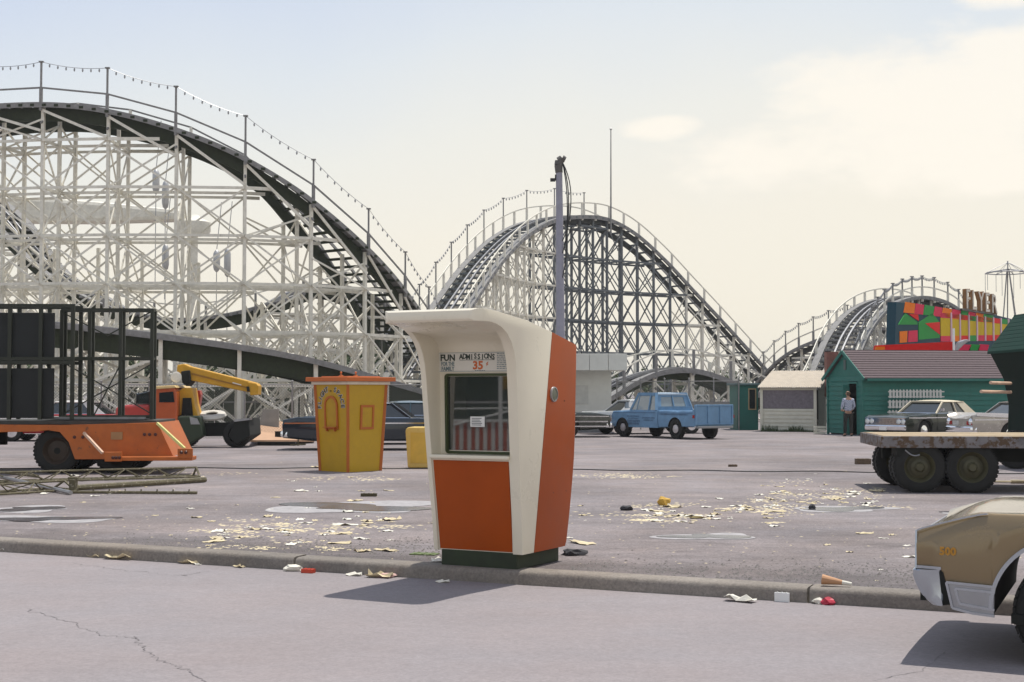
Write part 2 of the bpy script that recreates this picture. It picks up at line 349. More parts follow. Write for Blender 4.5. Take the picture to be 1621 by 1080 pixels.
# ================================================================== roller coaster
def catmull(pts, n=24):
    out=[]; Q=[pts[0]*2-pts[1]]+pts+[pts[-1]*2-pts[-2]]
    for i in range(1,len(Q)-2):
        a,b,c,d=Q[i-1],Q[i],Q[i+1],Q[i+2]
        for k in range(n):
            t=k/n; out.append(.5*((2*b)+(c-a)*t+(2*a-5*b+4*c-d)*t*t+(3*b-a-3*c+d)*t**3))
    out.append(pts[-1]); return out
def resample(pts, ds):
    out=[pts[0].copy()]; acc=0
    for a,b in zip(pts[:-1],pts[1:]):
        l=math.hypot(b.x-a.x,b.y-a.y)
        while acc+l>=ds:
            t=(ds-acc)/l; a=a.lerp(b,t); out.append(a.copy()); l=math.hypot(b.x-a.x,b.y-a.y); acc=0
        acc+=l
    return out
def coaster(name, label, ctrl, width=3.2, bay=3.3, post=.19, level=2.3, rows=(0,1.0), rail_h=1.05, light_h=2.6, lights=True,
            mat_of=None, deck_mat=None, depth=.55, far_rail=True, xb=.11, side=1, ties=.55, group=None, ground=0.0, levoff=0.0, rowdrop=None, seed=1, lit_to=999, near_rail=True, tie_m=None, mids=True, xp=.9, lstep=1, lit_from=0, str_m=None, fascia=.0, knee=False, post_m=None, straight_rail=False):
    rnd=random.Random(seed)
    P3=[P(*c) if not isinstance(c,V3) else c for c in ctrl]
    sub=4; ds=bay/ (4*sub)
    S=resample(catmull(P3),ds); n=len(S)
    Nn=[]
    for i in range(n):
        a=S[max(i-6,0)]; b=S[min(i+6,n-1)]; d=V3((b.x-a.x,b.y-a.y,0)).normalized(); Nn.append(V3((-d.y,d.x,0))*side)
    root=thing(name,label,'roller coaster',(P3[0].x,P3[0].y,ground),group=group)
    mo = mat_of or (lambda i:white_wood)
    dm = deck_mat or grey_wood
    B=lambda mb,nm,m,par=root,**k: mb.build(nm,m,par,world=(par is root),**k)
    def ribbon(o0,o1,z0,z1):   # closed box section swept along the track
        m_=MB(); rows_=[]
        for i in range(0,n,2):
            p=S[i]; a=p+Nn[i]*o0; b=p+Nn[i]*o1
            rows_.append([V3((a.x,a.y,p.z+z0)),V3((b.x,b.y,p.z+z0)),V3((b.x,b.y,p.z+z1)),V3((a.x,a.y,p.z+z1))])
        m_.grid(rows_,closed=True); m_.f+= [[3,2,1,0],[len(m_.v)-4+k for k in range(4)]]; m_.mi+=[0,0]; return m_
    W=width
    sm=str_m or dark_wood
    B(ribbon(.12,.32,-.10-depth,-.10),'stringer',sm)
    B(ribbon(W-.32,W-.12,-.10-depth,-.10),'stringer',sm)
    if fascia: B(ribbon(-.34,-.28,-fascia,.09),'fascia',dm)
    if mids: B(ribbon(W*.36,W*.36+.2,-.10-depth*.8,-.10),'stringer',sm)
    if mids: B(ribbon(W*.64,W*.64+.2,-.10-depth*.8,-.10),'stringer',sm)
    ww=.32 if W>2.5 else .12
    B(ribbon(-.30,ww,0,.07),'walkway',dm); B(ribbon(W-ww,W+.30,0,.07),'walkway',dm)
    B(ribbon(W*.38,W*.38+.10,.0,.16),'rail',steel); B(ribbon(W*.62-.1,W*.62,.0,.16),'rail',steel)
    t_=MB(); k=max(1,round(ties/ds))
    for i in range(0,n,k):
        p=S[i]; a=p+Nn[i]*(-.36); b=p+Nn[i]*(W+.36); t_.bar((a.x,a.y,p.z-.05),(b.x,b.y,p.z-.05),.20,.12)
    B(t_,'track_ties',tie_m or dm)
    st=list(range(0,n,4*sub)); 
    def cz(l): return ground+levoff+level*l
    hr=MB(); hf=MB(); ls=MB(); bulbs=MB(); prev=None
    nlev=int((max(p.z for p in S)-ground)/level)+2
    H=lambda i,r: (S[i].z-.10-depth*.9 - ground)*(rowdrop[r] if rowdrop else 1)+ground
    for bi,i in enumerate(st):
        m=mo(bi); f=MB(); p=S[i]; nn=Nn[i]
        tops=[H(i,r) for r in range(len(rows))]
        pos=[p+nn*(W*r) for r in rows]
        for r,(q,zt) in enumerate(zip(pos,tops)):
            if zt>ground+.3:
                up=p.z+ (rail_h*.0) if r<2 else zt
                f.bar((q.x,q.y,ground-.1),(q.x,q.y,zt if r>1 else p.z-.12),post,post,up=nn)
        # transverse ledgers and diagonals
        for l in range(1,nlev):
            z=cz(l)
            for r in range(len(rows)-1):
                if z<min(tops[r],tops[r+1])-.2:
                    a,b=pos[r],pos[r+1]; f.bar((a.x,a.y,z),(b.x,b.y,z),.07,.14)
        for l in range(0,nlev):
            z0=max(cz(l),ground); 
            for r in range(len(rows)-1):
                z1=min(cz(l+1),tops[r],tops[r+1])
                if z1-z0>.9:
                    a,b=pos[r],pos[r+1]
                    if (l+r)%2: a,b=b,a
                    f.bar((a.x,a.y,z0),(b.x,b.y,z1),.06,xb)
        if bi+1<len(st):
            j=st[bi+1]; g_=f; pos2=[S[j]+Nn[j]*(W*r) for r in rows]
            for r in range(len(rows)):
                a,b=pos[r],pos2[r]; za,zb=H(i,r),H(j,r); lo=min(za,zb); hi=max(za,zb)
                e=nn*(-post*.5-.04) if r==0 else nn*(post*.5+.04)
                if knee and r==0: f.bar(V3((a.x,a.y,S[i].z-.25))+e*1.8,V3((b.x,b.y,S[j].z-1.25))+e*1.8,.07,.13)
                for l in range(1,nlev):
                    z=cz(l)
                    if z<lo-.15: f.bar(V3((a.x,a.y,z))+e,V3((b.x,b.y,z))+e,.06,.13)
                    elif z<hi-.3:     # ledger runs out into the sloping track
                        t=(z-za)/(zb-za); q=a.lerp(b,t if za<zb else t)
                        if za<zb: f.bar(V3((q.x,q.y,z))+e,V3((b.x,b.y,z))+e,.06,.13)
                        else: f.bar(V3((a.x,a.y,z))+e,V3((q.x,q.y,z))+e,.06,.16)
                for l in range(0,nlev,1):
                    z0=max(cz(l),ground); z1=min(cz(l+1),lo)
                    if z1-z0>1.0:
                        e2=e*.3; e3=e*1.6
                        if rnd.random()<xp: g_.bar(V3((a.x,a.y,z0))+e2,V3((b.x,b.y,z1))+e2,.05,xb)
                        if rnd.random()<xp: g_.bar(V3((a.x,a.y,z1))+e3,V3((b.x,b.y,z0))+e3,.05,xb)
        if f.v: B(f,'trestle_bay',m)
    near=[S[i]+Nn[i]*(-.25) for i in st]; far=[S[i]+Nn[i]*(W+.25) for i in st]
    fs_=2
    for sgn,on in ((0,near_rail),(1,far_rail)):
        if not on: continue
        h_=MB(); rows_=[]
        for i in range(0,n,2):
            q=S[i]+Nn[i]*((-.25) if sgn==0 else (W+.25)); rows_.append(V3((q.x,q.y,q.z+rail_h)))
        if straight_rail: rows_=[V3((q.x,q.y,q.z+rail_h)) for q in (near if sgn==0 else far)]
        for a,b in zip(rows_[:-1],rows_[1:]): h_.bar(a,b,.06,.08)
        rail=B(h_,'handrail',grey_wood if straight_rail else white_wood)
        for bi,q in enumerate(near if sgn==0 else far):
            pb=MB(); pb.bar((q.x,q.y,q.z-.3),(q.x,q.y,q.z+rail_h),.13,.13,up=Nn[st[bi]])
            pb.bar(V3((q.x,q.y,q.z-.9)),V3((q.x,q.y,q.z-.9))+Nn[st[bi]]*(.5 if sgn==0 else -.5)+V3((0,0,.3)),.08)
            o=pb.build('post',post_m or (grey_wood if sgn==0 else white_wood),root,world=True)
            o.parent=rail; o.location=(0,0,0)
    if lights:
        tops=[]
        src = far if lights=='far' else near
        for bi,q in enumerate(src):
            if bi>=lit_to: break
            if bi%lstep or bi<lit_from: continue
            lb=MB(); lb.bar((q.x,q.y,q.z+rail_h*.5),(q.x,q.y,q.z+light_h),.085,.085); lb.box((q.x,q.y,q.z+light_h),(.22,.16,.06)); B(lb,'light_pole',grey_wood)
            tops.append(V3((q.x,q.y,q.z+light_h)))
        for a,b in zip(tops[:-1],tops[1:]):
            prv=a
            for k in range(1,9):
                t=k/8; q=a.lerp(b,t); q.z-=.28*4*t*(1-t)*.5; ls.tube(prv,q,.014,4); prv=q
                if k<8: ls.lathe([(.0,0),(.03,-.03),(.045,-.1),(.03,-.16),(0,-.19)],(q.x,q.y,q.z),n=6,cap=False)
        B(ls,'light_string',steel)
    return root,S,Nn

left_root,LS,LN=coaster('roller_coaster_hill','tallest white wooden coaster hill with dark track underside, on the left','x' and [
    (-292,247,75),(-200,205,72),(-60,176,69),(50,167,68),(143,172,67.6),(248,196,67.6),(360,238,67.8),(463,298,68.6),(553,372,70.5),(618,440,73),(676,520,77.5),(720,585,82)],
    width=3.3,bay=3.25,post=.155,straight_rail=True,level=2.3,rows=(0,.5,1,1.8),rowdrop=(1,1,1,.62),xb=.085,xp=.85,mids=False,fascia=.16,knee=True,tie_m=dark_wood,rail_h=.80,light_h=2.05,depth=.62,far_rail=True,seed=4)
# return track running low through the left structure
coaster('roller_coaster_ramp','low coaster track sloping down to the right below the tall left hill',[
    (-120,500,60),(60,512,60),(235,530,60.5),(420,556,61.5),(530,580,62.5),(640,612,64),(760,648,66)],
    width=2.6,bay=3.3,post=.17,level=2.0,rows=(0,1),rail_h=.7,lights=False,depth=.85,fascia=.16,near_rail=False,far_rail=False,seed=9)
coaster('roller_coaster_dip','inner coaster track dipping behind the tall left hill',[
    (-120,250,92),(-40,320,90),(20,385,88),(90,445,87),(170,485,86),(260,505,86),(350,500,87),(440,478,88),(520,452,90),(590,470,92),(640,515,94),(690,575,96)],
    width=2.8,bay=3.0,post=.17,level=2.2,rows=(0,1,1.9),rowdrop=(1,1,.9),xb=.10,xp=.7,rail_h=.9,lights=False,depth=.6,near_rail=True,far_rail=False,seed=12)

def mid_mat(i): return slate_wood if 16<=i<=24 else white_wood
coaster('roller_coaster_hill','steep arched coaster hill behind the tall grey light pole, mid photo',[
    (668,600,78),(705,540,82),(752,466,88),(788,415,93),(828,374,98),(870,350,102),(915,343,105),(960,348,107.5),(1005,372,109.5),(1050,412,111),(1095,460,112.5),(1140,508,114),(1180,552,115.5),(1215,590,117),(1245,612,118)],
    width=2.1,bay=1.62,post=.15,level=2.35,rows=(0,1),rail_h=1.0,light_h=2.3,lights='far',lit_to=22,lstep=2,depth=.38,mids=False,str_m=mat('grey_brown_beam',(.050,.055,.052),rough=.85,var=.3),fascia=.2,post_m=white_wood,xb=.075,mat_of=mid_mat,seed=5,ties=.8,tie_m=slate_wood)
coaster('roller_coaster_rise','small coaster rise with string lights beside the cream shed roof',[
    (1165,650,122),(1215,592,116),(1252,560,112),(1300,538,108),(1345,524,105),(1395,520,104),(1450,530,104)],
    width=2.1,bay=2.0,post=.15,level=2.2,rows=(0,1),rail_h=.8,light_h=1.9,depth=.38,mids=False,str_m=MATS['grey_brown_beam'],fascia=.15,xb=.08,seed=6,ties=.8)
coaster('roller_coaster_hill','small coaster hill curving down behind the green shed, next to the colourful wall',[
    (1318,640,80),(1345,585,83),(1368,530,87),(1395,494,91),(1425,476,94),(1460,471,97),(1495,480,99),(1520,499,101),(1540,535,103),(1556,585,105)],
    width=2.1,bay=1.75,post=.12,level=2.2,rows=(0,1),rail_h=.70,light_h=1.45,depth=.40,mids=False,str_m=MATS['grey_brown_beam'],fascia=.15,post_m=white_wood,xb=.08,seed=7,ties=.7,lights=True)
coaster('roller_coaster_bump','low humped coaster track with white handrails behind the blue truck',[
    (930,650,78),(975,622,79),(1010,602,80),(1050,588,80.5),(1095,586,81),(1140,598,81.5),(1185,618,82),(1230,640,83)],
    width=2.6,bay=2.3,post=.2,level=2.2,rows=(0,1),rail_h=1.15,lights=False,depth=.42,fascia=.2,xb=.09,seed=8)
# tall thin mast on the middle hill
a=P(967,350,107); b=P(967,206,107); t=thing('flag_mast','thin bare mast rising from the top of the middle coaster hill','mast',(a.x,a.y,a.z-1))
m_=MB(); m_.tube(V3((a.x,a.y,a.z-1)),V3((b.x,b.y,b.z)),.07,8,.035); m_.build('pole',grey_wood,t,world=True)
m_=MB(); m_.lathe([(0,0),(.09,.05),(.1,.12),(0,.2)],(b.x,b.y,b.z-.02),n=10,cap=False); m_.build('finial',steel,t,world=True)

# ------------------------------------------------------------------ tower ride seen through the left lattice
Yc=98
t=thing('swing_ride','white ride arm on a post with long grey pods, seen through the left coaster lattice','amusement ride',(P(303,640,Yc).x,Yc,0))
m_=MB(); a=P(-160,330,Yc); b=P(270,336,Yc); m_.prism([P(-160,308,Yc),P(60,312,Yc),P(150,318,Yc),P(290,332,Yc),P(290,348,Yc),P(150,352,Yc),P(-160,350,Yc)],(0,1.6,0)); m_.build('arm',white_wood,t,world=True,bevel=.3)
m_=MB(); q=P(303,350,Yc); m_.tube(V3((q.x,q.y+.8,-.1)),V3((q.x,q.y+.8,q.z)),.28,12); m_.build('mast',white_wood,t,world=True)
m_=MB(); m_.lathe([(1.0,-.9),(1.15,-.6),(1.15,0),(.6,.25),(.3,.5)],(q.x,q.y+.8,q.z),n=20); m_.build('turret',white_wood,t,world=True,smooth='auto')
for k,(px,y0,y1) in enumerate(((247,268,308),(262,286,332),(343,395,432),(262,386,430),(360,392,440))):
    m_=MB(); c=P(px,(y0+y1)/2,Yc-4+k); h=(P(px,y0,Yc).z-P(px,y1,Yc).z); m_.lathe([(0,-h/2),(.18,-h/2+.2),(.24,-h*.25),(.24,h*.3),(.16,h/2-.15),(0,h/2)],(c.x,c.y,c.z),n=14,cap=False)
    pod=m_.build('pod',hub_grey,t,world=True,smooth=True)
    m_=MB(); m_.tube((c.x,c.y,c.z+h/2),(c.x+.3,c.y,c.z+h/2+3.2),.03,5); m_.tube((c.x,c.y,c.z-h/2),(c.x,c.y,c.z-h/2-6),.03,5); m_.build('cable',steel,t,world=True)

# ------------------------------------------------------------------ tall grey light pole
Yp=46; base=P(889,700,Yp); base.z=0; top=P(885,252,Yp)
t=thing('light_pole','tall grey pole with a bent hood and loose cables on top, behind the ticket booth','pole',(base.x,base.y,0))
pg=mat('grey_pole_paint',(.30,.30,.36),rough=.6,var=.12,rust=(.2,.15,.1),rustamt=.15)
m_=MB(); m_.tube((base.x,base.y,-.1),(top.x,top.y,top.z-.35),.17,16,.105); m_.build('pole',pg,t,world=True,smooth='auto')
m_=MB(); pts=[V3((top.x,top.y,top.z-.45)),V3((top.x-.02,top.y,top.z-.2)),V3((top.x+.0,top.y,top.z-.06)),V3((top.x+.1,top.y,top.z+.02)),V3((top.x+.2,top.y,top.z-.03))]
for a,b,r1,r2 in zip(pts[:-1],pts[1:],(.12,.135,.135,.12),(.135,.135,.12,.10)): m_.tube(a,b,r1,12,r2)
m_.build('hood',mat('dark_hood',(.09,.085,.08),rough=.6),t,world=True)
q=P(875,285,Yp); m_=MB(); m_.bar((q.x-.02,q.y,q.z),(top.x,top.y,q.z),.05); m_.box((q.x,q.y,q.z),(.16,.12,.10)); m_.box((q.x+.1,q.y,q.z+.08),(.06,.1,.18)); m_.build('bracket',black_m,t,world=True)
m_=MB()
for dx,zz,l in ((.22,-.1,3.0),(.30,-.5,2.6),(.18,-.2,3.8)):
    prv=V3((top.x+.1,top.y,top.z-.08))
    for k in range(1,13):
        s=k/12; q=V3((top.x+.1+dx*math.sin(math.pi*s)*1.0+.02*math.sin(9*s),top.y-.1,top.z-.08-l*s)); m_.tube(prv,q,.018,5); prv=q
m_.build('cable',black_m,t,world=True)
# ================================================================== ticket booth in the foreground
cream=mat('cream_fibreglass',(.745,.685,.55),rough=.28,var=.03,scale=2,coat=.35,bump=.03,bscale=8)
orange_fg=mat('orange_fibreglass',(.36,.060,.002),rough=.42,var=.08,scale=2.5,coat=.08,spec=.2,bump=.04,bscale=7)
booth=thing('ticket_booth','cream and orange moulded ticket booth with a curved canopy standing on the kerb','ticket booth',(.057,13.5,0),R(-28.5))
UC=-.44
def warp(o):
    for v in o.data.vertices:
        k=1+.10*max(0,(v.co.z-.15))/2.2
        v.co.x=UC+(v.co.x-UC)*k
    return o
# side profile (depth, height)
prof=[(0,.15),(-.035,.5),(-.075,.8),(-.11,1.08),(-.14,1.35),(-.165,1.6),(-.185,1.8),(-.21,1.96),(-.25,2.07),(-.31,2.16),(-.39,2.23),(-.49,2.28),(-.60,2.31),(-.74,2.325),(-.88,2.325),(-.905,2.345),(-.91,2.38),(-.90,2.42),(-.86,2.44),(-.6,2.425),(0,2.365),(.5,2.28),(1.10,2.16),(1.17,2.13),(1.20,2.07),(1.15,1.6),(1.07,1.0),(.99,.5),(.93,.20),(.90,.15)]
def solid(mb_): 
    o=mb_.build('tmp',None); return o
m_=MB(); m_.prism([(-.93,v,z) for v,z in prof],(.98,0,0)); body=solid(m_)
# rounded plan
pl=[]; r_=.17
for cx,cy,a0 in ((.05-r_,1.21-r_,0),(-.93+r_,1.21-r_,90),(-.93+r_,-.92+r_,180),(.05-r_,-.92+r_,270)):
    for k in range(9):
        a=R(a0+90*k/8); pl.append((cx+r_*math.cos(a),cy+r_*math.sin(a),0))
m_=MB(); m_.prism(pl,(0,0,3)); plan=solid(m_)
def boolean(o,c,op):
    b=o.modifiers.new('b','BOOLEAN'); b.object=c; b.operation=op; b.solver='EXACT'; bake(o); bpy.data.objects.remove(c)
boolean(body,plan,'INTERSECT')
# recess behind the cheeks: curved where the back panel meets the canopy
cut=[(-1.6,1.06),(.07,1.06),(.07,2.02),(.06,2.09),(.03,2.155),(-.03,2.20),(-.10,2.225),(-.2,2.235),(-.74,2.285),(-1.6,2.285)]
cut=[(-1.6,1.06),(.07,1.06),(.07,2.02),(.06,2.09),(.03,2.155),(-.03,2.20),(-.10,2.225),(-.2,2.24),(-.80,2.29),(-.80,2.20),(-1.6,2.20)]
m_=MB(); m_.prism([(-.875,v,z) for v,z in cut],(.875-.045,0,0)); c=solid(m_); boolean(body,c,'DIFFERENCE')
low=[(-1.0,.14),(.022,.14),(-.013,.5),(-.053,.8),(-.088,1.045),(-1.0,1.045)]
m_=MB(); m_.prism([(-.885,v,z) for v,z in low],(.885-.055,0,0)); c=solid(m_); boolean(body,c,'DIFFERENCE')
m_=MB(); m_.b3(-.80,-.10,-.2,.62,1.12,1.84); c=solid(m_); boolean(body,c,'DIFFERENCE')
bv=body.modifiers.new('b','BEVEL'); bv.width=.028; bv.segments=4; bv.limit_method='ANGLE'; bv.angle_limit=R(32); bv.use_clamp_overlap=True
bake(body)
# split in cream front and orange back along the slanted seam
def half(keep_front,name,m):
    o=bpy.data.objects.new(name,body.data.copy()); COL.objects.link(o)
    bm=bmesh.new(); bm.from_mesh(o.data); d=V3((0,.30,2.14)).normalized(); nrm=V3((0,d.z,-d.y))
    co=V3((0,.23,.15))+nrm*(-.004 if keep_front else .004)
    bmesh.ops.bisect_plane(bm,geom=bm.verts[:]+bm.edges[:]+bm.faces[:],plane_co=co,plane_no=nrm,clear_outer=keep_front,clear_inner=not keep_front)
    ed=[e for e in bm.edges if e.is_boundary]; bmesh.ops.holes_fill(bm,edges=ed,sides=0)
    bm.to_mesh(o.data); bm.free(); o.data.materials.clear(); o.data.materials.append(m)
    o.data.shade_smooth(); o.data.set_sharp_from_angle(angle=R(30)); o.parent=booth; return warp(o)
half(True,'front_shell',cream); back=half(False,'rear_shell',orange_fg)
bpy.data.objects.remove(body)
m_=MB(); m_.prism([(-.872,v+.012,z) for v,z in ((0.004,.165),(-.035,.5),(-.075,.8),(-.104,1.03),(-.06,1.03),(.03,.165))],(.872-.068,0,0)); warp(m_.build('counter_front_panel',orange_fg,booth,bevel=.006))
m_=MB(); m_.b3(-.885,.0+-.045,-.155,.075,1.047,1.085); warp(m_.build('counter_shelf',cream,booth,bevel=.015,seg=3))
plinth=mat('dark_green_plinth',(.022,.032,.014),rough=.7,var=.3)
m_=MB(); m_.b3(-.86,-.02,.02,.90,.0,.17); m_.build('plinth',plinth,booth,bevel=.01)
# window
gasket=mat('window_gasket',(.035,.05,.012),rough=.5,var=.1)
def ring(mb_,u0,u1,z0,z1,y0,y1,t,rr=.035):
    def rr_(a0,a1,b0,b1,r):
        o=[]
        for cx,cz,s in ((a1-r,b1-r,0),(a0+r,b1-r,90),(a0+r,b0+r,180),(a1-r,b0+r,270)):
            for k in range(6):
                a=R(s+18*k); o.append((cx+r*math.cos(a),cz+r*math.sin(a)))
        return o
    A=rr_(u0,u1,z0,z1,rr); B_=rr_(u0+t,u1-t,z0+t,z1-t,rr*.6)
    mb_.grid([[V3((x,y0,z)) for x,z in A],[V3((x,y0,z)) for x,z in B_],[V3((x,y1,z)) for x,z in B_],[V3((x,y1,z)) for x,z in A],[V3((x,y0,z)) for x,z in A]],closed=True)
m_=MB(); ring(m_,-.822,-.062,1.088,1.868,.056,.11,.026); wf=warp(m_.build('window_frame',gasket,booth))
wg=glass_mat('booth_glass',(.03,.04,.042),alpha=.55,rough=.02)
gm=wg.node_tree.nodes['Principled BSDF']; gm.inputs['IOR'].default_value=1.9; gm.inputs['Specular IOR Level'].default_value=1.0
m_=MB(); m_.b3(-.80,-.085,.085,.092,1.11,1.845); warp(m_.build('window_glass',wg,booth))
inm=mat('booth_interior',(.10,.10,.085),rough=.8,var=.2)
m_=MB()
for a in ((-.82,-.08,.60,.615,1.10,1.86),(-.815,-.803,.10,.60,1.10,1.86),(-.097,-.085,.10,.60,1.10,1.86),(-.81,-.09,.10,.60,1.10,1.115),(-.81,-.09,.10,.60,1.845,1.858)): m_.b3(*a)
warp(m_.build('interior_lining',inm,booth))
# window notice
m_=MB(); m_.b3(-.56,-.41,.076,.081,1.35,1.45); nt_=warp(m_.build('notice_card',white_p,booth))
m_=MB(); grey_ink=mat('grey_ink',(.10,.11,.12),rough=.7)
for k in range(5): m_.b3(-.545,-.43-random.uniform(0,.03),.073,.0755,1.365+.016*k,1.371+.016*k)
warp(m_.build('print',grey_ink,nt_))
# price sign over the window
cardm=mat('price_card',(.68,.66,.60),rough=.5,var=.04)
SW=V3((1,0,0)); SU=V3((0,0,1))
m_=MB(); m_.prism([(-.875,.06,1.885),(-.885,.06,2.075),(-.05,.06,2.075),(-.05,.06,1.885)],(0,.008,0)); sg=warp(m_.build('price_sign',cardm,booth))
ink=mat('dark_ink',(.03,.045,.035),rough=.6); oink=mat('orange_ink',(.55,.13,.03),rough=.6); bluei=mat('blue_grey_ink',(.14,.20,.22),rough=.6)
m_=MB(); yy=.0585
text_mb(m_,'FUN',.085,(-.785,yy,1.995),SW,SU,.002,bold=.003,stretch=.95)
warp(m_.build('lettering',ink,sg))
m_=MB(); text_mb(m_,'FOR THE',.056,(-.785,yy,1.945),SW,SU,.002,stretch=.62,bold=.0015); text_mb(m_,'FAMILY',.056,(-.785,yy,1.897),SW,SU,.002,stretch=.74,bold=.0015)
warp(m_.build('lettering',bluei,sg))
m_=MB()
for k,ch in enumerate('ADMISSIONS'):
    text_mb(m_,ch,.072,(-.645+.037*k,yy,2.008+.004*math.sin(k*1.9)),SW,SU,.002,bold=.002,stretch=.8)
m_.bar((-.66,yy,1.999),(-.30,yy,1.999),.002,.004); warp(m_.build('lettering',ink,sg))
m_=MB(); text_mb(m_,'35',.11,(-.47,yy,1.91),SW,SU,.002,bold=.004); text_mb(m_,'¢',.05,(-.375,yy,1.95),SW,SU,.002,bold=.001); warp(m_.build('price_figure',oink,sg))
m_=MB()
for k in range(9):
    z=2.06-.018*k
    x=-.275
    while x<-.06:
        l=random.uniform(.012,.035); m_.b3(x,min(x+l,-.055),yy-.001,yy+.001,z-.005,z+.002); x+=l+.008
x=-.50
while x<-.40: m_.b3(x,x+.012,yy-.001,yy+.001,1.893,1.899); x+=.018
warp(m_.build('fine_print',bluei,sg))
m_=MB()
for a in ((-.872,-.053,yy-.001,yy+.001,1.889,1.892),(-.88,-.053,yy-.001,yy+.001,2.069,2.072)): m_.b3(*a)
warp(m_.build('border_line',bluei,sg))
# round vent in the orange side
m_=MB(); m_.lathe([(.0,.012),(.05,.012),(.062,.010),(.068,.0),(.068,-.02)],(.086,.575,1.665),axis='X',n=28,cap=False); ve=m_.build('vent',mat('vent_glass',(.13,.14,.09),rough=.25,var=.2),booth,smooth='auto')
m_=MB(); m_.lathe([(.062,.008),(.062,.017),(.074,.015),(.076,0),(.062,-.01)],(.086,.575,1.665),axis='X',n=28,cap=False); m_.build('rim',steel,ve,smooth='auto')
m_=MB(); m_.lathe([(0,0),(.006,0),(.006,.006),(0,.008)],(.082,.82,1.60),axis='X',n=10,cap=False)
for v in (.62,.9): m_.lathe([(0,0),(.006,0),(.006,.006),(0,.008)],(.058,v,.7),axis='X',n=10,cap=False)
m_.build('screw',black_m,booth)

# ================================================================== yellow kiosk
yel=mat('yellow_kiosk_paint',(.49,.295,.006),rough=.5,var=.08,scale=3,rust=(.35,.20,.02),rustamt=.12)
ktrim=mat('orange_kiosk_trim',(.44,.115,.010),rough=.55,var=.1,scale=5)
kc=G(549,748); ks=thing('kiosk','yellow tapered kiosk with orange roof and trim, an arched ticket window and black lettering','kiosk',(kc.x,kc.y+.66,0),R(-43))
hb,ht,zt=.455,.54,1.86
def kz(z): return hb+(ht-hb)*z/zt
m_=MB(); m_.add([(sx*hb,sy*hb,0) for sx,sy in((-1,-1),(1,-1),(1,1),(-1,1))]+[(sx*ht,sy*ht,zt) for sx,sy in((-1,-1),(1,-1),(1,1),(-1,1))],[(0,1,5,4),(1,2,6,5),(2,3,7,6),(3,0,4,7),(0,3,2,1),(4,5,6,7)])
m_.build('wall',yel,ks)
for sx,sy in((-1,-1),(1,-1),(1,1),(-1,1)):
    m_=MB(); m_.bar((sx*(hb+.004),sy*(hb+.004),0),(sx*(ht+.004),sy*(ht+.004),zt),.06,.06,up=(1,1,0)); 
    o=m_.build('corner_trim',ktrim,ks)
m_=MB(); m_.box((0,0,zt+.03),(2*ht+.13,2*ht+.13,.07)); m_.build('cornice',mat('white_trim',(.66,.62,.52),rough=.6),ks,bevel=.01)
m_=MB(); m_.box((0,0,zt+.11),(2*ht+.30,2*ht+.30,.09)); m_.prism([(-.45,-.45,zt+.155),(.45,-.45,zt+.155),(.45,.45,zt+.155),(-.45,.45,zt+.155)],(0,0,.02)); m_.build('roof',mat('orange_roof',(.52,.125,.02),rough=.5,rust=(.45,.2,.06),rustamt=.2),ks,bevel=.012)
for x,y in((-.18,-.12),(.05,.1)):
    m_=MB(); m_.lathe([(.05,0),(.05,.02),(.02,.03),(.015,.07),(.03,.09),(0,.11)],(x,y,zt+.175),n=12,cap=False); m_.build('finial',ktrim,ks)
tl=math.atan2(ht-hb,zt)
def face_pt(f,u,z,o=0.0):    # f=0 left face (-y), f=1 right face (+x); o = stand-off
    h=kz(z)+o
    return V3((u,-h,z)) if f==0 else V3((h,u,z))
def arch(f,uc,w,z0,zs,o):  # outline
    pts=[(uc-w,z0),(uc+w,z0)]+[(uc+w*math.cos(R(a)),zs+w*math.sin(R(a))) for a in range(0,181,15)]
    return [face_pt(f,u,z,o) for u,z in pts]
oN=lambda f:(V3((0,1,0)) if f==0 else V3((-1,0,0)))
fr=MB()
A=[(-.22,.90),(.22,.90)]+[(0+.22*math.cos(R(a)),1.40+.22*math.sin(R(a))) for a in range(0,181,15)]
B2=[(-.17,.94),(.17,.94)]+[(0+.17*math.cos(R(a)),1.40+.17*math.sin(R(a))) for a in range(0,181,15)]
fr.grid([[face_pt(0,u-.02,z,.0) for u,z in A],[face_pt(0,u-.02,z,.03) for u,z in A],[face_pt(0,u-.02,z,.03) for u,z in B2],[face_pt(0,u-.02,z,.0) for u,z in B2]],closed=True)
wa=fr.build('window_frame',ktrim,ks)
m_=MB(); m_.prism([face_pt(0,u-.02,z,.012) for u,z in B2],(0,.02,0)); m_.build('shutter',mat('yellow_shutter',(.46,.27,.006),rough=.5),wa)
m_=MB(); m_.b3(-.22,.18,-kz(.95)-.10,-kz(.95),.935,.955); m_.b3(-.16,-.14,-kz(.9)-.06,-kz(.9)+.01,.86,.935); m_.b3(.10,.12,-kz(.9)-.06,-kz(.9)+.01,.86,.935); m_.build('shelf',ktrim,ks)
fr=MB(); A=[(-.19,.90),(.19,.90),(.19,1.42),(-.19,1.42)]; B2=[(-.14,.95),(.14,.95),(.14,1.37),(-.14,1.37)]
fr.grid([[face_pt(1,u+.02,z,.0) for u,z in A],[face_pt(1,u+.02,z,.025) for u,z in A],[face_pt(1,u+.02,z,.025) for u,z in B2],[face_pt(1,u+.02,z,.0) for u,z in B2]],closed=True)
wa=fr.build('window_frame',ktrim,ks); m_=MB(); m_.prism([face_pt(1,u+.02,z,.01) for u,z in B2],(-.02,0,0)); m_.build('shutter',MATS['yellow_shutter'],wa)
wht=MB(); blk=MB()
